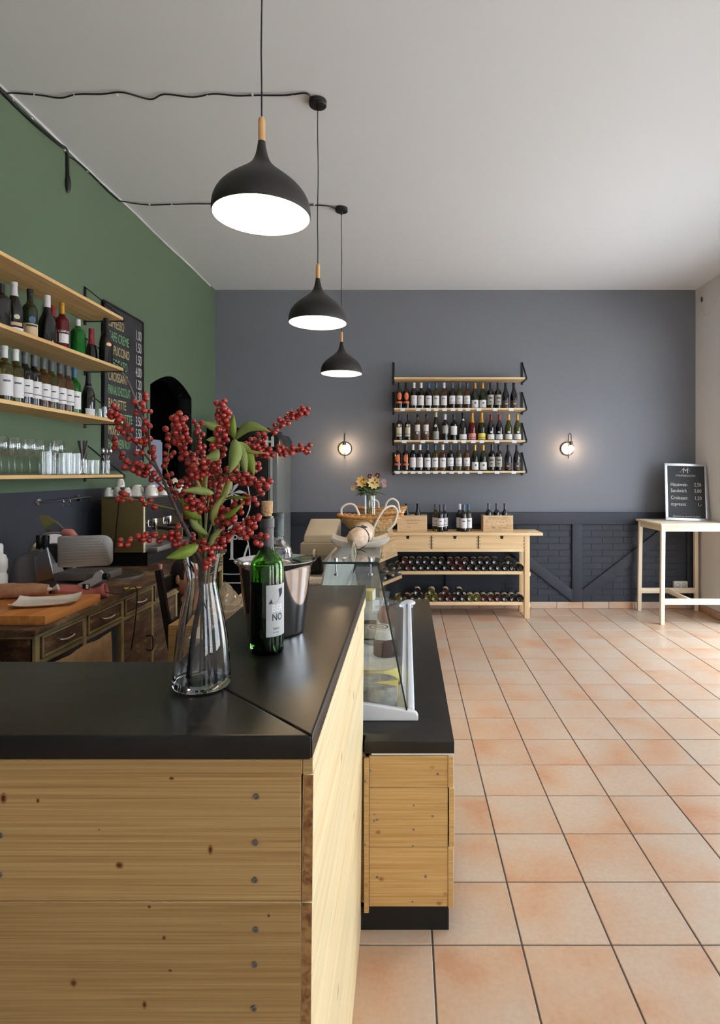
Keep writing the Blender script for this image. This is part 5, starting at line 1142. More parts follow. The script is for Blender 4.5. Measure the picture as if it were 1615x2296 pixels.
for i in range(v_+1):
    t_ = i/v_; r = [0.075, 0.085, 0.085, 0.08, 0.078, 0.07, 0.064, 0.056, 0.048, 0.040, 0.034, 0.026, 0.02, 0.014, 0.0][i]
    for j in range(u_):
        a = 2*math.pi*j/u_; q = r*(1+rt.uniform(-.11, .11)); vs.append((q*math.cos(a)-0.02*t_, q*math.sin(a), 0.145*t_+rt.uniform(-.004, .004) if i else 0))
for i in range(v_):
    for j in range(u_): fs.append((i*u_+j, i*u_+(j+1) % u_, (i+1)*u_+(j+1) % u_, (i+1)*u_+j))
mb.add(vs, fs).obj('film', bgm, bg_, smooth=False)
o = square_plate(0.13, 0.13, 0.006).obj('side_plate', M['porcelain']); o.location = (X(566, 2.52), 2.52, 1.0025); tag(o, 'small white plate on the prep table by the steel bucket', 'plate')
# baskets
straw = mat('seagrass_weave', lin(206, 168, 116), 0.8, var=0.25, vscale=60, bump=0.4, bscale=200)
straw2 = mat('seagrass_rim', lin(182, 128, 72), 0.8, var=0.25, vscale=60, bump=0.4, bscale=200)
def basket(x, y, a1, b1, a0, b0, h, label, handles):
    t = thing('woven_basket', label, 'basket', (x, y, GT+0.0045)); n_ = 7
    for k in range(n_):
        f_ = (k+0.5)/n_; A, Bq = a0+(a1-a0)*f_**0.8, b0+(b1-b0)*f_**0.8; z = 0.008+(h-0.014)*f_; pts = []; rs = []
        for i in range(90):
            th = 2*math.pi*i/90; pts.append((A*math.cos(th), Bq*math.sin(th), z+0.014*f_*math.cos(th)**2)); rs.append(0.0085+0.0028*math.sin(th*30+(k % 2)*math.pi))
        MB().tube(pts, rs, 7, closed=True).obj('woven_band', straw2 if k >= n_-1 else straw, t)
    MB().lathe([(0, 0.002), (1.0, 0.003), (1.0, 0.008), (0, 0.008)], 40, M=Matrix.Diagonal((a0, b0, 1, 1))).obj('bottom', straw, t)
    for pts in handles: MB().tube(smooth_path(pts, 6), 0.0062, 8).obj('handle', M['porcelain'], t)
    return t
basket(-0.205, 3.29, 0.185, 0.125, 0.095, 0.085, 0.088, 'oval seagrass basket with white handles in front', [[(-0.165, 0.03, 0.085), (-0.165, 0.03, 0.125), (-0.13, 0.03, 0.150), (-0.09, 0.03, 0.140), (-0.065, 0.03, 0.085)], [(0.02, -0.12, 0.01), (0.045, -0.13, 0.07), (0.085, -0.13, 0.13), (0.13, -0.11, 0.146), (0.155, -0.09, 0.11), (0.135, -0.08, 0.05), (0.10, -0.07, 0.008)]])
basket(-0.165, 3.76, 0.165, 0.115, 0.09, 0.075, 0.105, 'smaller seagrass basket behind the flower vase', [[(0.03, -0.09, 0.09), (0.04, -0.10, 0.14), (0.075, -0.10, 0.165), (0.11, -0.09, 0.14), (0.12, -0.08, 0.08)], [(-0.08, 0.0, 0.10), (-0.075, 0.0, 0.14), (-0.05, 0.0, 0.155), (-0.02, 0.0, 0.14), (-0.015, 0.0, 0.10)]])
# salami on its plate
o = square_plate(0.25, 0.17, 0.022).obj('serving_dish', M['porcelain']); o.location = (-0.205, 2.58, GT+0.0085); o.rotation_euler = (0, 0, 0.08); tag(o, 'white upswept dish on the glass case top', 'dish')
sm = thing('salami', 'thick string-bound salami lying on the white dish', 'sausage', (-0.20, 2.57, GT+0.0125+0.046))
sal = mat('mould_dusted_salami', lin(214, 188, 164), 0.85, bump=0.5, bscale=60, var=0.22, vscale=30)
ax = Vector((0.13, 0.98, 0.07)).normalized(); ln = 0.15
pts = [ax*(-ln+2*ln*i/16) for i in range(17)]
MB().tube(pts, [0.046*max(0.02, 1-abs(2*i/16-1)**3.5)**0.5 for i in range(17)], 22).obj('casing', sal, sm)
nn = Vector((0, 0, 1)).cross(ax).normalized(); up_ = ax.cross(nn)
band = lambda s: MB().tube([ax*s+(nn*math.cos(a)+up_*math.sin(a))*0.0467 for a in [2*math.pi*i/28 for i in range(28)]], 0.0022, 5, closed=True)
band(-0.06).obj('dark_band', M['ink'], sm); band(0.05).obj('string_loop', M['cream'], sm)
mb = MB(); c = ax*(-0.035)+up_*0.0466+nn*-0.004
mb.box(-0.012, 0.012, -0.018, 0.018, -0.0006, 0.0006, frame_m(c+Vector((0.016, 0, -0.004)), nn*-1+up_*-0.35, ax)); mb.obj('paper_tag', M['ink'], sm)
e0 = ax*(-ln)
for dx, dz in ((0.0, -0.050), (0.012, -0.048), (-0.006, -0.050)): MB().tube(smooth_path([e0, e0+Vector((dx*.4, -0.02, -0.012)), e0+Vector((dx*.8, -0.04, -0.035)), e0+Vector((dx+0.003, -0.06, dz)), e0+Vector((dx*1.5, -0.08, -0.049))], 4), 0.0014, 5).obj('string', M['cream'], sm)
for k in range(8):
    a = k*0.8; MB().tube([ax*(-ln+0.004)+(nn*math.cos(a)+up_*math.sin(a))*0.006, ax*(-ln*0.86)+(nn*math.cos(a+.3)+up_*math.sin(a+.3))*0.036, ax*(-0.06)+(nn*math.cos(a+.6)+up_*math.sin(a+.6))*0.0465], 0.0011, 4).obj('string', M['cream'], sm)
# small bouquet
fv = thing('flower_vase', 'small glass vase behind the front basket', 'vase', (X(830, 3.52), 3.52, GT+0.0045))
MB().lathe([(0, 0.004), (0.030, 0), (0.034, 0.003), (0.036, 0.19), (0.0345, 0.19), (0.0325, 0.012), (0, 0.010)], 24).obj('glass', M['tumbler'], fv)
bq = thing('bouquet', 'small bouquet of cream and pink flowers in glass vase', 'flowers', (X(830, 3.52), 3.52, GT+0.016))
leafm = mat('bouquet_leaf', lin(74, 100, 44), 0.5); leafm2 = mat('bouquet_leaf_pale', lin(112, 132, 66), 0.5); petal_c = mat('cream_petal', lin(232, 208, 150), 0.6); petal_p = mat('pink_petal', lin(200, 160, 178), 0.6); petal_y = mat('peach_petal', lin(222, 180, 104), 0.6); dkred = mat('dark_red_petal', lin(96, 30, 40), 0.6)
rb_ = random.Random(21)
for i in range(9):
    a = i*0.7; MB().tube([(0.018*math.cos(a), 0.018*math.sin(a), 0.0), (0.02*math.cos(a+1), 0.02*math.sin(a+1), 0.18), (0.05*math.cos(a), 0.05*math.sin(a), 0.24)], 0.002, 5).obj('stem', leafm, bq)
def blossom(c, r, m_, n_=8):
    t = MB(); c = Vector(c)
    for k in range(n_):
        a = 2*math.pi*k/n_; d = Vector((math.cos(a), -0.45, math.sin(a))).normalized(); s = d.cross(Vector((0, 1, 0))).normalized()
        t.add([c, c+d*r*.6+s*r*.28, c+d*r, c+d*r*.6-s*r*.28], [(0, 1, 2, 3)])
    o = t.obj('blossom', m_, bq); MB().ball(c+Vector((0, -0.004, 0)), r*0.22, 8, 6).obj('blossom_centre', petal_y, o)
blossom((-0.045, -0.05, 0.265), 0.042, petal_y); blossom((0.028, -0.06, 0.258), 0.045, petal_c, 10); blossom((0.085, -0.03, 0.265), 0.022, petal_p, 6); blossom((0.088, -0.02, 0.242), 0.018, petal_p, 6); blossom((-0.085, 0, 0.25), 0.02, petal_p, 6); blossom((0.045, 0, 0.30), 0.022, dkred, 7); blossom((-0.10, -0.03, 0.225), 0.018, petal_y, 6); blossom((0.0, -0.02, 0.295), 0.02, dkred, 6)
for i in range(90):
    a = rb_.uniform(0, 2*math.pi); el = rb_.uniform(-0.45, 1.15); d = Vector((math.cos(a)*math.cos(el), math.sin(a)*math.cos(el), math.sin(el)*0.8)); c = Vector((0, 0, 0.205))+d*rb_.uniform(0.015, 0.05); tip = c+d*rb_.uniform(0.04, 0.065); s = d.cross(Vector((0.3, 0.2, 1))).normalized()*0.013; nz = s.cross(d).normalized()*0.004
    q1, q2 = c.lerp(tip, .35), c.lerp(tip, .7)
    MB().add([c, q1+s+nz, q1, q1-s+nz, q2+s*.75+nz, q2, q2-s*.75+nz, tip], [(0, 1, 2), (0, 2, 3), (1, 4, 5, 2), (2, 5, 6, 3), (4, 7, 5), (5, 7, 6)]).obj('leaf', leafm if i % 3 else leafm2, bq)
# ================================================================== CHILD ON A BLACK CHAIR
ch = thing('black_chair', 'black metal chair behind the bar', 'chair', (-1.02, 2.98, 0))
def bar_(p, q, wq, nm): MB().tube([p, q], wq, 4).obj(nm, M['black_metal'], ch)
for y, tx, tz_ in ((-0.20, -0.165, 1.115), (0.20, -0.165, 1.115)):
    bar_((-0.055, y, 0.45), (tx, y, tz_), 0.020, 'back_post'); bar_((-0.055, y, 0.45), (-0.10, y, 0.0), 0.018, 'leg'); bar_((0.25, y, 0.45), (0.27, y, 0.0), 0.018, 'leg')
MB().box(-0.165, -0.145, -0.19, 0.19, 1.0, 1.07).obj('back_slat', M['black_metal'], ch); MB().box(-0.135, -0.115, -0.19, 0.19, 0.80, 0.86).obj('back_slat', M['black_metal'], ch)
MB().box(-0.06, 0.28, -0.215, 0.215, 0.445, 0.475).obj('seat', M['black_metal'], ch, bevel=0.01)
bar_((-0.08, -0.2, 0.2), (0.26, -0.2, 0.2), 0.011, 'stretcher'); bar_((-0.08, 0.2, 0.2), (0.26, 0.2, 0.2), 0.011, 'stretcher')
skin = mat('skin', lin(196, 142, 112), 0.5, spec=0.35); hairm = mat('dark_brown_hair', lin(28, 22, 20), 0.55, bump=0.5, bscale=120); shirt = mat('grey_tshirt', lin(96, 92, 86), 0.9, bump=0.15, bscale=90); pants = mat('dark_trousers', lin(44, 44, 54), 0.9)
kid = thing('person', 'child in grey t-shirt seated behind the bar, facing sideways', 'person', (-0.985, 2.98, 0.476))
def skinned(name, verts, edges, radii, m_, root, parent, sub=2):
    me = bpy.data.meshes.new(name); me.from_pydata([Vector(v) for v in verts], edges, []); me.materials.append(m_)
    o = link(name, me, None, parent); sk = o.modifiers.new('skin', 'SKIN'); sk.use_smooth_shade = True
    for i, r in enumerate(radii):
        q = me.skin_vertices[0].data[i]; q.radius = (r, r) if not isinstance(r, tuple) else r; q.use_root = (i == root)
    s = o.modifiers.new('sub', 'SUBSURF'); s.levels = sub; s.render_levels = sub
    return o
HZ = 0.578   # head centre above the seat
hx = -0.150
V = [(0, 0, 0.075), (-0.03, 0, 0.17), (-0.075, 0, 0.29), (-0.115, 0, 0.385), (-0.135, 0, 0.445), (-0.135, 0, 0.485),          # 0-5 spine to neck
     (-0.10, -0.055, 0.395), (-0.08, -0.125, 0.375), (-0.01, -0.150, 0.27), (0.10, -0.105, 0.24), (0.145, -0.085, 0.245),                # right arm 6-10
     (-0.10, 0.055, 0.395), (-0.08, 0.125, 0.375), (-0.01, 0.150, 0.27), (0.10, 0.105, 0.24), (0.145, 0.085, 0.245),               # left arm 11-15
     (0.03, -0.07, 0.068), (0.21, -0.085, 0.070), (0.22, -0.085, -0.20), (0.225, -0.085, -0.42), (0.285, -0.09, -0.44),               # right leg 16-20
     (0.03, 0.07, 0.068), (0.21, 0.085, 0.070), (0.22, 0.085, -0.20), (0.225, 0.085, -0.42), (0.285, 0.09, -0.44)]                   # left leg 21-25
E = [(0, 1), (1, 2), (2, 3), (3, 4), (4, 5), (3, 6), (6, 7), (7, 8), (8, 9), (9, 10), (3, 11), (11, 12), (12, 13), (13, 14), (14, 15), (0, 16), (16, 17), (17, 18), (18, 19), (19, 20), (0, 21), (21, 22), (22, 23), (23, 24), (24, 25)]
RD = [0.085, 0.078, 0.08, 0.07, 0.038, 0.038, 0.05, 0.042, 0.033, 0.026, 0.024, 0.05, 0.042, 0.033, 0.026, 0.024, 0.066, 0.05, 0.042, 0.03, 0.026, 0.066, 0.05, 0.042, 0.03, 0.026]
body = skinned('body', V, E, RD, skin, 0, kid)
TV = V[:5]+[V[6], V[7], (-0.035, -0.143, 0.305), V[11], V[12], (-0.035, 0.143, 0.305)]
tshirt = skinned('tshirt', TV, [(0, 1), (1, 2), (2, 3), (3, 4), (3, 5), (5, 6), (6, 7), (3, 8), (8, 9), (9, 10)], [0.098, 0.094, 0.095, 0.082, 0.046, 0.062, 0.054, 0.050, 0.062, 0.054, 0.050], shirt, 0, kid)
PV = [V[0]]+[V[16], V[17], V[18], V[19]]+[V[21], V[22], V[23], V[24]]
skinned('trousers', PV, [(0, 1), (1, 2), (2, 3), (3, 4), (0, 5), (5, 6), (6, 7), (7, 8)], [0.092, 0.074, 0.058, 0.05, 0.042, 0.074, 0.058, 0.05, 0.042], pants, 0, kid)
# head looks towards +x, turned a little to the camera
Mh = Matrix.Translation((hx+0.02, 0, HZ)) @ Matrix.Rotation(-0.30, 4, 'Z') @ Matrix.Rotation(0.12, 4, 'Y')
hv = []; u_, v_ = 28, 20
for i in range(v_+1):
    th = math.pi*i/v_
    for j in range(u_):
        a = 2*math.pi*j/u_; x, y, z = math.sin(th)*math.cos(a), math.sin(th)*math.sin(a), math.cos(th)
        r = 0.088
        fx = 1.06 if x < 0 else 0.98
        jaw = 1-0.22*max(0, -z)**1.3*(1 if x < 0.3 else 0.75)
        X_, Y_, Z_ = x*r*fx*jaw, y*r*0.86*jaw, z*r*1.18
        if x > 0.8 and abs(y) < 0.3: X_ += 0.016*math.exp(-((z+0.15)/0.16)**2-(y/0.13)**2)       # nose
        if x > 0.5: X_ -= 0.006*(math.exp(-((z-0.08)/0.12)**2-((y-0.38)/0.16)**2)+math.exp(-((z-0.08)/0.12)**2-((y+0.38)/0.16)**2))
        if x > 0.6: X_ += 0.006*math.exp(-((z+0.52)/0.08)**2-(y/0.25)**2)
        hv.append(Mh @ Vector((X_, Y_, Z_)))
hf = [(i*u_+j, (i+1)*u_+j, (i+1)*u_+(j+1) % u_, i*u_+(j+1) % u_) for i in range(v_) for j in range(u_)]
MB().add(hv, hf).obj('head', skin, kid)
hr = []
for i in range(v_+1):
    th = math.pi*i/v_
    for j in range(u_):
        a = 2*math.pi*j/u_; x, y, z = math.sin(th)*math.cos(a), math.sin(th)*math.sin(a), math.cos(th)
        lim = 0.52 if x > 0.35 else (-0.02 if x > -0.15 else -0.50)
        q = 1.06 if z > lim else 0.90
        fx = 1.06 if x < 0 else 0.98
        hr.append(Mh @ Vector((x*0.088*fx*q, y*0.088*0.86*q, z*0.088*1.18*q)))
MB().add(hr, hf).obj('hair', hairm, kid)
for s in (-1, 1):
    Me = Mh @ Matrix.Translation((-0.006, s*0.077, -0.008)) @ Matrix.Rotation(s*0.35, 4, 'Z')
    MB().ball((0, 0, 0), 0.024, 14, 10, (0.62, 0.32, 1.0), Me).obj('ear', skin, kid)
    MB().ball((0.076, s*0.033, 0.008), 0.010, 10, 8, M=Mh).obj('eye', M['white'], kid)
    MB().ball((0.084, s*0.034, 0.008), 0.0045, 8, 6, M=Mh).obj('iris', M['black'], kid)
MB().tube([Mh @ Vector((0.073, -0.022, -0.052)), Mh @ Vector((0.083, 0, -0.053)), Mh @ Vector((0.073, 0.022, -0.052))], [0.002, 0.0045, 0.002], 7).obj('lips', mat('lips', lin(176, 104, 96), 0.5), kid)
for s in (-1, 1):
    w_ = Vector((0.145, s*0.085, 0.245)); pv = [w_, w_+Vector((0.035, 0, 0))]; pe = [(0, 1)]; pr_ = [0.022, (0.024, 0.014)]
    for k in range(4):
        y = (k-1.5)*0.012; l = (0.040, 0.046, 0.043, 0.034)[k]; n0 = len(pv)
        pv += [w_+Vector((0.058, y, 0.004)), w_+Vector((0.058+l*.6, y*1.1, 0.0)), w_+Vector((0.058+l, y*1.1, -0.012))]; pe += [(1, n0), (n0, n0+1), (n0+1, n0+2)]; pr_ += [0.0075, 0.0068, 0.0055]
    n0 = len(pv); pv += [w_+Vector((0.022, -s*0.024, 0.0)), w_+Vector((0.045, -s*0.036, -0.004)), w_+Vector((0.062, -s*0.036, -0.010))]; pe += [(0, n0), (n0, n0+1), (n0+1, n0+2)]; pr_ += [0.010, 0.008, 0.006]
    skinned('hand', pv, pe, pr_, skin, 0, kid, 1)
o = MB().box(-0.070, 0.070, -0.09, 0.09, 0, 0.22).obj('wooden_box', M['bar_pine'], bevel=0.004); o.location = (-0.886, 2.42, 0.75); tag(o, 'plain wooden box beside the seated child', 'box')
stl = thing('side_stool', 'low stool carrying the wooden box behind the bar', 'stool', (-0.886, 2.42, 0))
MB().box(-0.078, 0.078, -0.11, 0.11, 0.72, 0.7495).obj('seat', M['bar_pine'], stl, bevel=0.003)
for x in (-0.075, 0.05):
    for y in (-0.09, 0.06): MB().box(x, x+0.025, y, y+0.03, 0, 0.72).obj('leg', M['bar_pine'], stl)

# ================================================================== ON THE BAR TOP
# steel bucket
bk = thing('ice_bucket', 'polished steel ice bucket on the black bar top', 'bucket', (X(618, 1.43), 1.43, BT+0.0003))
MB().lathe([(0, 0.003), (0.060, 0.003), (0.064, 0.0), (0.068, 0.002), (0.0705, 0.008), (0.0862, 0.160), (0.090, 0.168), (0.097, 0.173), (0.0985, 0.1755), (0.097, 0.177), (0.089, 0.171), (0.0845, 0.160), (0.0688, 0.010), (0.066, 0.006), (0, 0.006)], 64).obj('pail', M['steel'], bk)
MB().lathe([(0.0975, 0.1735), (0.0992, 0.1755), (0.0975, 0.1775), (0.0958, 0.1755), (0.0975, 0.1735)], 64).obj('rolled_rim', M['steel'], bk)
clr = thing('wine_bottle', 'clear bottle with screw cap standing inside the steel bucket', 'bottle', (X(622, 1.455), 1.455, BT+0.0075))
vg = mat('clear_glass', (1, 1, 1), 0.0, trans=1.0, ior=1.45)
inn = [(max(r-0.0022, 0), z+(0.003 if z < 0.03 else 0)) for r, z in PROF['bordeaux'][:-4]]
def shell(prof, th): return MB().lathe(prof+[(0, prof[-1][1])], 40)
pbd = [(r, z*0.93) for r, z in PROF['bordeaux']]
MB().lathe(pbd[:-1]+[(0.010, pbd[-1][1]), (0.0105, pbd[-5][1]), (0.0125, pbd[-6][1]), (0.0200, pbd[-7][1]), (0.0345, pbd[-9][1]), (0.0345, 0.02), (0, 0.025)], 40).obj('glass_body', vg, clr)
MB().lathe([(r*0.9, z) for r, z in ((0, 0.019), (0.0387, 0.019), (0.0387, 0.160), (0, 0.160))], 32).obj('wine', mat('pale_wine', (0.95, 0.80, 0.55), 0.0, trans=1.0, ior=1.33), clr)
MB().lathe([(0.0165, 0.225), (0.0168, 0.281), (0.0155, 0.283), (0, 0.283)], 28).obj('screw_cap', mat('dark_screw_cap', lin(54, 62, 60), 0.35, 0.3), clr)
for z in (0.236, 0.270): MB().lathe([(0.0170, z), (0.0174, z+0.001), (0.0170, z+0.002)], 28).obj('cap_ridge', M['f_grey'], clr)
# corked green wine bottle
gb_ = thing('wine_bottle', 'green wine bottle with cork and grey label on the bar', 'bottle', (X(599, 1.27), 1.27, BT+0.0004))
grn = mat('green_bottle_glass', (0.30, 0.72, 0.14), 0.0, trans=1.0, ior=1.45)
pf = [(r*0.955, z*0.985) for r, z in PROF['bordeaux']]
pin = [(0.0105, pf[-1][1]), (0.0102, 0.285), (0.0108, 0.238), (0.0135, 0.2225), (0.0195, 0.2115), (0.0278, 0.2025), (0.0322, 0.192), (0.0333, 0.18), (0.0333, 0.022), (0, 0.027)]
MB().lathe(pf[:-1]+pin, 56).obj('glass_body', grn, gb_)
MB().lathe([(0, 0.0265), (0.0336, 0.0215), (0.0336, 0.156), (0, 0.156)], 48).obj('wine', mat('red_wine', (0.02, 0.003, 0.005), 0.05), gb_)
MB().lathe([(0.0162, 0.212), (0.0148, 0.222), (0.0146, 0.270), (0.0160, 0.271), (0.0162, 0.286), (0.0158, 0.290)], 40).obj('capsule', M['f_brown'], gb_)
MB().lathe([(0.0104, 0.270), (0.0104, 0.30), (0.0120, 0.302), (0.0125, 0.326), (0.0118, 0.328), (0, 0.328)], 28).obj('cork', mat('cork', lin(196, 158, 116), 0.85, bump=0.5, bscale=180, var=0.3, vscale=140), gb_)
am = math.radians(-25)
MB().lathe([(0.0362, 0.040), (0.0362, 0.150)], 40, a0=am-0.95, a1=am+0.95).obj('front_label', mat('grey_paper', lin(190, 188, 186), 0.6), gb_)
MB().lathe([(0.0362, 0.040), (0.0362, 0.11)], 20, a0=math.pi*1.02-0.25, a1=math.pi*1.02+0.5).obj('back_label', M['f_grey'], gb_)
mb = MB(); text(mb, 'BER', 0.021, None, 0.8, 'LEFT', 0.01, bend=(0.0365, am-0.62, 0.093)); mb.obj('lettering', M['paper'], gb_)
mb = MB(); text(mb, 'NO', 0.021, None, 0.8, 'LEFT', 0.01, bend=(0.0365, am-0.62, 0.074)); text(mb, 'Saint', 0.008, None, 1, 'LEFT', 0, bend=(0.0365, am-0.55, 0.055)); text(mb, 'vin rouge', 0.004, None, 1, 'LEFT', 0, bend=(0.0365, am-0.55, 0.048)); mb.obj('lettering', M['ink'], gb_)
mb = MB(); vs = []
for k in range(15):
    u = k/14; vs.append((u*0.034, 0.110+0.020*u-0.006*math.sin(u*3.1)))
for k in range(14, -1, -1):
    u = k/14; vs.append((u*0.034, 0.112+0.024*u+0.012*math.sin(u*2.6)))
mb.add([(0.0365*math.cos(am-0.80+x/0.0365), 0.0365*math.sin(am-0.80+x/0.0365), z) for x, z in vs], [tuple(range(30))]); mb.obj('shell_print', M['ink'], gb_)
# glass vase
VD = 1.068; vx = X(453, VD)
va = thing('glass_vase', 'waisted clear glass vase on the black bar top', 'vase', (vx, VD, BT+0.0004))
vo_ = [(0, 0.0012), (0.044, 0.0012), (0.047, 0.0), (0.0502, 0.003), (0.0512, 0.012), (0.0508, 0.028), (0.0488, 0.055), (0.0450, 0.090), (0.0392, 0.125), (0.0328, 0.157), (0.0282, 0.178), (0.0262, 0.190), (0.0270, 0.200), (0.0300, 0.220), (0.0335, 0.240), (0.0340, 0.2425)]
vi_ = [(0.0327, 0.2425), (0.0284, 0.219), (0.0253, 0.200), (0.0243, 0.190), (0.0262, 0.177), (0.0306, 0.156), (0.0370, 0.124), (0.0428, 0.089), (0.0466, 0.054), (0.0484, 0.028), (0.0480, 0.018), (0.044, 0.0135), (0, 0.0125)]
MB().lathe(spline_prof(vo_[:-1], 3)+[vo_[-1]]+spline_prof(vi_, 3), 72).obj('glass', vg, va)
# berry branches
bark = mat('grey_brown_bark', lin(96, 84, 80), 0.8, var=0.25, vscale=60, bump=0.4, bscale=150); twig = mat('dark_twig', lin(70, 52, 46), 0.8); twig2 = mat('yellow_green_twig', lin(126, 110, 60), 0.7)
redb = mat('red_berry', lin(140, 30, 20), 0.28, spec=0.55, coat=0.3, var=0.12, vscale=120)
bry = MB().ball((0, 0, 0), 1.0, 14, 10).mesh('berry'); bry.materials.append(redb)
tipm = MB().ball((0, 0, 0), 1.0, 6, 4).mesh('berry_tip'); tipm.materials.append(twig)
rbq = random.Random(17)
def pts3(pl, d0, d1): return [P(px, py, d0+(d1-d0)*i/(len(pl)-1)) for i, (px, py) in enumerate(pl)]
def branch(label, main, d0, d1, r0, r1, berries, subs=(), stem=None, m_=None):
    """main: pixel polyline above the vase rim; stem: where it stands in the vase; berries: (t0, t1, count, spread)."""
    base = Vector((vx, VD, BT+0.016))
    mp = pts3(main, d0, d1)
    foot = Vector((vx+stem[0], VD+stem[1], BT+0.018))
    nk = Vector((vx+stem[0]*-0.12, VD+stem[1]*0.2, BT+0.19))
    t = thing('berry_branch', label, 'branch', base, group='red berry branches in the glass vase')
    path = smooth_path([p-base for p in [foot, foot.lerp(nk, 0.5)+Vector((stem[0]*0.12, 0, 0)), nk]+mp], 5); n_ = len(path)
    MB().tube(path, [r0+(r1-r0)*i/(n_-1) for i in range(n_)], 8).obj('stem', m_ or bark, t)
    def put(pth, spec):
        for t0, t1, cnt, sp in spec:
            made = []
            for k in range(cnt):
                for tr in range(12):
                    f_ = t0+(t1-t0)*((k+rbq.random())/cnt); i = min(int(f_*(len(pth)-1)), len(pth)-2); q = pth[i].lerp(pth[i+1], f_*(len(pth)-1)-i)
                    a = rbq.uniform(0, 2*math.pi); e = rbq.uniform(-1, 1); d = Vector((math.cos(a)*math.sqrt(1-e*e), math.sin(a)*math.sqrt(1-e*e), e)); r = rbq.uniform(0.0046, 0.0060); c = q+d*(r+0.001+rbq.random()*sp)
                    if all((c-m0).length > (r+rr0)*0.86 for m0, rr0 in made): break
                made.append((c, r))
                o = link('berry', bry, None, t); o.location = c; o.scale = (r, r, r*0.96); o.rotation_euler = (rbq.uniform(0, 3), rbq.uniform(0, 3), 0)
    nm = len(path); n_main = 15
    mpath = path[15:]
    put(mpath, berries)
    for pl, da, db, ra, rb2, sp_, sm in subs:
        spth = smooth_path([p-base for p in pts3(pl, da, db)], 5)
        MB().tube(spth, [ra+(rb2-ra)*i/(len(spth)-1) for i in range(len(spth))], 6).obj('twig', sm, t); put(spth, sp_)
    return t
D0 = VD
branch('thick leaning branch with sparse berries reaching over the menu board', [(440, 1238), (424, 1200), (398, 1150), (370, 1085), (345, 1032), (330, 975), (310, 912), (290, 862), (274, 834)], D0, 1.02, 0.0052, 0.0013, [(0.05, 0.12, 3, .004), (0.50, 0.64, 12, .005), (0.72, 0.80, 3, .004)],
  [([(337, 1012), (333, 960), (329, 905), (327, 890)], 1.03, 1.02, .0018, .0008, [(0.25, 0.8, 10, .005)], twig),
   ([(392, 1142), (350, 1132), (310, 1122), (268, 1113)], 1.04, 1.01, .0016, .0008, [(0.80, 1.0, 6, .006), (0.42, 0.62, 4, .004)], twig2),
   ([(356, 1058), (318, 1010), (285, 970), (266, 940), (254, 920)], 1.03, 1.0, .0020, .0009, [(0.25, 1.0, 26, .005)], twig),
   ([(352, 1062), (306, 1046), (262, 1004), (236, 966)], 1.03, 1.06, .0016, .0006, [(0.12, 0.45, 10, .005), (0.55, 0.80, 6, .004)], twig),
   ([(382, 1108), (330, 1062), (300, 1045), (272, 1041)], 1.035, 1.0, .0016, .0007, [(0.1, 0.85, 16, .006)], twig)], (-0.020, -0.012))
branch('central upright branch with the densest red berries', [(470, 1238), (482, 1195), (484, 1150), (482, 1100), (486, 1050), (490, 1000), (498, 955), (500, 925), (496, 906)], D0-0.02, 0.99, 0.0046, 0.0012, [(0.28, 0.45, 16, .007), (0.45, 0.8, 38, .008), (0.8, 1.0, 14, .005)],
  [([(484, 1150), (450, 1138), (430, 1128)], 1.04, 1.0, .0018, .0009, [(0.0, 1.0, 26, .010)], twig),
   ([(484, 1070), (510, 1062), (540, 1072), (565, 1080), (595, 1082)], 1.0, 0.97, .0018, .0009, [(0.15, 1.0, 28, .008)], twig),
   ([(488, 1060), (460, 1045), (442, 1060)], 1.0, 0.99, .0016, .0009, [(0.1, 1.0, 18, .008)], twig)], (0.012, 0.010))
branch('berry branch bunched in front of the dark archway', [(452, 1238), (446, 1180), (436, 1110), (428, 1050), (414, 1000), (404, 965), (400, 940)], D0+0.02, 1.02, 0.0034, 0.0012, [(0.35, 0.62, 26, .008), (0.62, 1.0, 30, .008)],
  [([(440, 1130), (420, 1110), (408, 1090)], 1.05, 1.03, .0014, .0008, [(0.0, 1.0, 10, .005)], twig)], (0.024, -0.016))
branch('slim upright berry twig beside the arched doorway edge', [(458, 1238), (460, 1170), (458, 1090), (452, 1020), (446, 970), (441, 944)], D0+0.04, 1.10, 0.0026, 0.0009, [(0.30, 0.62, 30, .009), (0.65, 0.95, 10, .005)],
  [([(372, 1048), (380, 1000), (386, 945)], 1.06, 1.07, .0014, .0007, [(0.1, 0.85, 15, .005)], twig2), ([(425, 1160), (390, 1100), (372, 1048)], 1.08, 1.06, .0016, .0014, [(0.1, 0.9, 8, .005)], twig2)], (-0.004, 0.026))
branch('long berry branch reaching highest to the side over the fridge', [(478, 1238), (492, 1160), (508, 1080), (540, 1020), (580, 985), (622, 955), (660, 932), (692, 914)], D0+0.03, 1.18, 0.0030, 0.0008, [(0.48, 0.66, 16, .006), (0.70, 0.96, 24, .005)],
  [([(520, 1050), (560, 1016), (612, 1012), (650, 1010), (692, 1006)], 1.12, 1.18, .0018, .0007, [(0.1, 0.45, 30, .007), (0.48, 1.0, 22, .004)], twig),
   ([(512, 1075), (545, 1055), (578, 1046)], 1.12, 1.16, .0014, .0008, [(0.6, 1.0, 10, .005)], twig)], (0.020, 0.020))
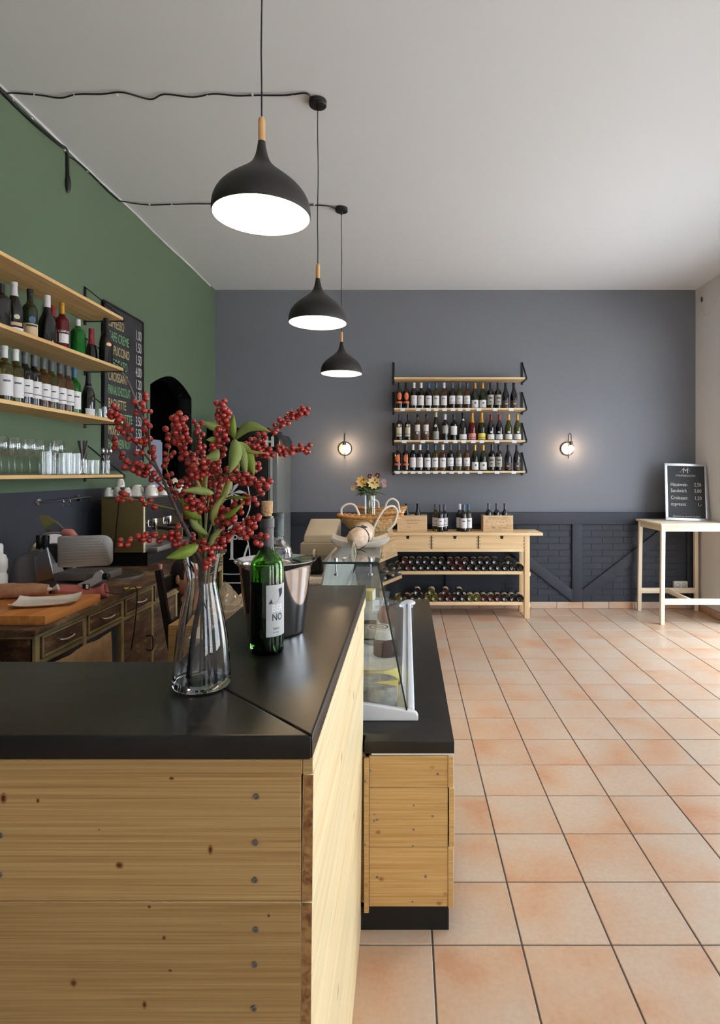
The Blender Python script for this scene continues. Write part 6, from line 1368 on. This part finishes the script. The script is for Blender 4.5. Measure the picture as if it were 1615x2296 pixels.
branch('low berry branch spreading towards the corked bottle', [(474, 1240), (482, 1200), (492, 1168), (530, 1140), (565, 1118), (603, 1098)], D0-0.01, 1.0, 0.0030, 0.0009, [(0.42, 0.85, 20, .009)],
  [([(486, 1185), (508, 1165), (540, 1190), (566, 1205), (598, 1211)], 1.03, 0.97, .0020, .0010, [(0.1, 0.9, 26, .006)], twig),
   ([(492, 1185), (530, 1190), (558, 1178), (568, 1165)], 1.04, 1.05, .0014, .0008, [(0.2, 1.0, 20, .006)], twig),
   ([(478, 1225), (495, 1215), (505, 1200)], 1.05, 1.06, .0014, .0008, [(0.0, 1.0, 16, .006)], twig)], (0.026, -0.004))
branch('lowest berry twig stretching sideways over the meat slicer', [(442, 1240), (420, 1232), (392, 1216), (352, 1206), (318, 1207), (272, 1217)], D0-0.03, 1.0, 0.0024, 0.0008, [(0.35, 1.0, 18, .004), (0.05, 0.35, 7, .006)],
  [([(410, 1228), (398, 1205), (392, 1192)], 1.03, 1.02, .0012, .0008, [(0.2, 1.0, 7, .005)], twig), ([(448, 1235), (462, 1225), (470, 1250), (462, 1262)], 1.035, 1.02, .0014, .0008, [(0.1, 1.0, 14, .006)], twig)], (-0.028, 0.006))
# leafy sprig
lfm = []
for i, (a, b, c) in enumerate((((128, 142, 78), 0, 0), ((106, 124, 40), 0, 0), ((150, 154, 84), 0, 0))): lfm.append(mat('leaf_green_%s' % 'abc'[i], lin(*a), 0.5, spec=0.35, var=0.12, vscale=40))
lb = Vector((vx, VD, BT+0.016))
lv = thing('leafy_sprig', 'leafy green sprig among the red berry branches', 'foliage', lb)
def leaf(b0, t0, w_, bend, d0, d1, m_, droop=0.0):
    a, b = P(*b0, d0)-lb, P(*t0, d1)-lb; ax_ = b-a; L0 = ax_.length; fw = Vector((0, 1, 0)); side = ax_.cross(fw).normalized(); nrm = side.cross(ax_).normalized()
    n_ = 12; vs = []; hw = w_/2*d0/F
    for i in range(n_+1):
        t_ = i/n_; c = a+ax_*t_+side*bend*L0*math.sin(math.pi*t_)-nrm*0.10*L0*math.sin(math.pi*t_); wd = hw*(math.sin(math.pi*min(1, 0.04+t_*0.96)**0.85))**0.8 if 0 < i < n_ else 0.0003
        vs += [c+side*wd+nrm*wd*0.25, c, c-side*wd+nrm*wd*0.25]
    fs = []
    for i in range(n_): fs += [(3*i, 3*i+1, 3*i+4, 3*i+3), (3*i+1, 3*i+2, 3*i+5, 3*i+4)]
    o = MB().add(vs, fs).obj('leaf', lfm[m_], lv); sd = o.modifiers.new('thick', 'SOLIDIFY'); sd.thickness = 0.0006
for args in (((526, 985), (607, 968), 24, 0.22, 1.0, .98, 0), ((524, 984), (524, 929), 18, 0.03, 1.0, 1.0, 1), ((527, 984), (514, 1062), 30, 0.10, 0.985, .97, 0), ((532, 990), (570, 1068), 30, 0.08, 1.0, .98, 1), ((530, 988), (552, 1066), 24, 0.06, 0.995, .98, 0), ((522, 986), (536, 1062), 20, 0.0, 1.01, 1.0, 2), ((498, 955), (456, 946), 20, 0.12, 1.0, .99, 0), ((492, 1010), (461, 1025), 24, 0.22, 1.0, .99, 0), ((489, 990), (463, 986), 14, -0.1, 1.01, 1.0, 0),
             ((480, 1107), (408, 1100), 17, -0.06, .99, .97, 0), ((452, 1165), (408, 1117), 24, 0.12, 1.02, 1.0, 1), ((446, 1222), (371, 1251), 26, 0.05, 1.0, .97, 1), ((466, 1200), (424, 1150), 18, 0.1, 1.03, 1.02, 0), ((478, 1180), (502, 1112), 18, 0.1, 1.03, 1.02, 2), ((485, 1165), (548, 1125), 14, -0.08, 1.02, 1.0, 1), ((505, 1118), (562, 1116), 8, 0.03, 1.02, 1.0, 1), ((542, 1008), (600, 1016), 8, -0.04, .99, .98, 2), ((520, 1060), (478, 1150), 16, 0.08, 1.03, 1.03, 2), ((500, 980), (478, 960), 18, 0.1, 1.02, 1.02, 0), ((470, 1225), (502, 1185), 14, 0.1, 1.02, 1.01, 0), ((455, 1215), (450, 1150), 14, 0.05, 1.05, 1.05, 1), ((500, 1070), (535, 1065), 10, 0.05, 1.02, 1.0, 2), ((455, 1105), (440, 1070), 14, 0.1, 1.06, 1.06, 0), ((462, 1120), (470, 1040), 12, 0.05, 1.06, 1.05, 2)):
    leaf(*args)
for pl, d0, d1 in (([(455, 1238), (470, 1190), (500, 1090), (520, 1020), (526, 982)], D0, 1.0), ([(460, 1238), (462, 1180), (470, 1110), (490, 1010), (500, 950)], D0, 1.02), ([(450, 1238), (446, 1200), (440, 1160)], D0, 1.03)):
    base_ = [Vector((vx-0.006, VD+0.008, BT+0.02)), Vector((vx, VD, BT+0.19))]
    MB().tube(smooth_path([p-lb for p in base_+pts3(pl, d0, d1)], 5), 0.0016, 6).obj('stem', lfm[2], lv)
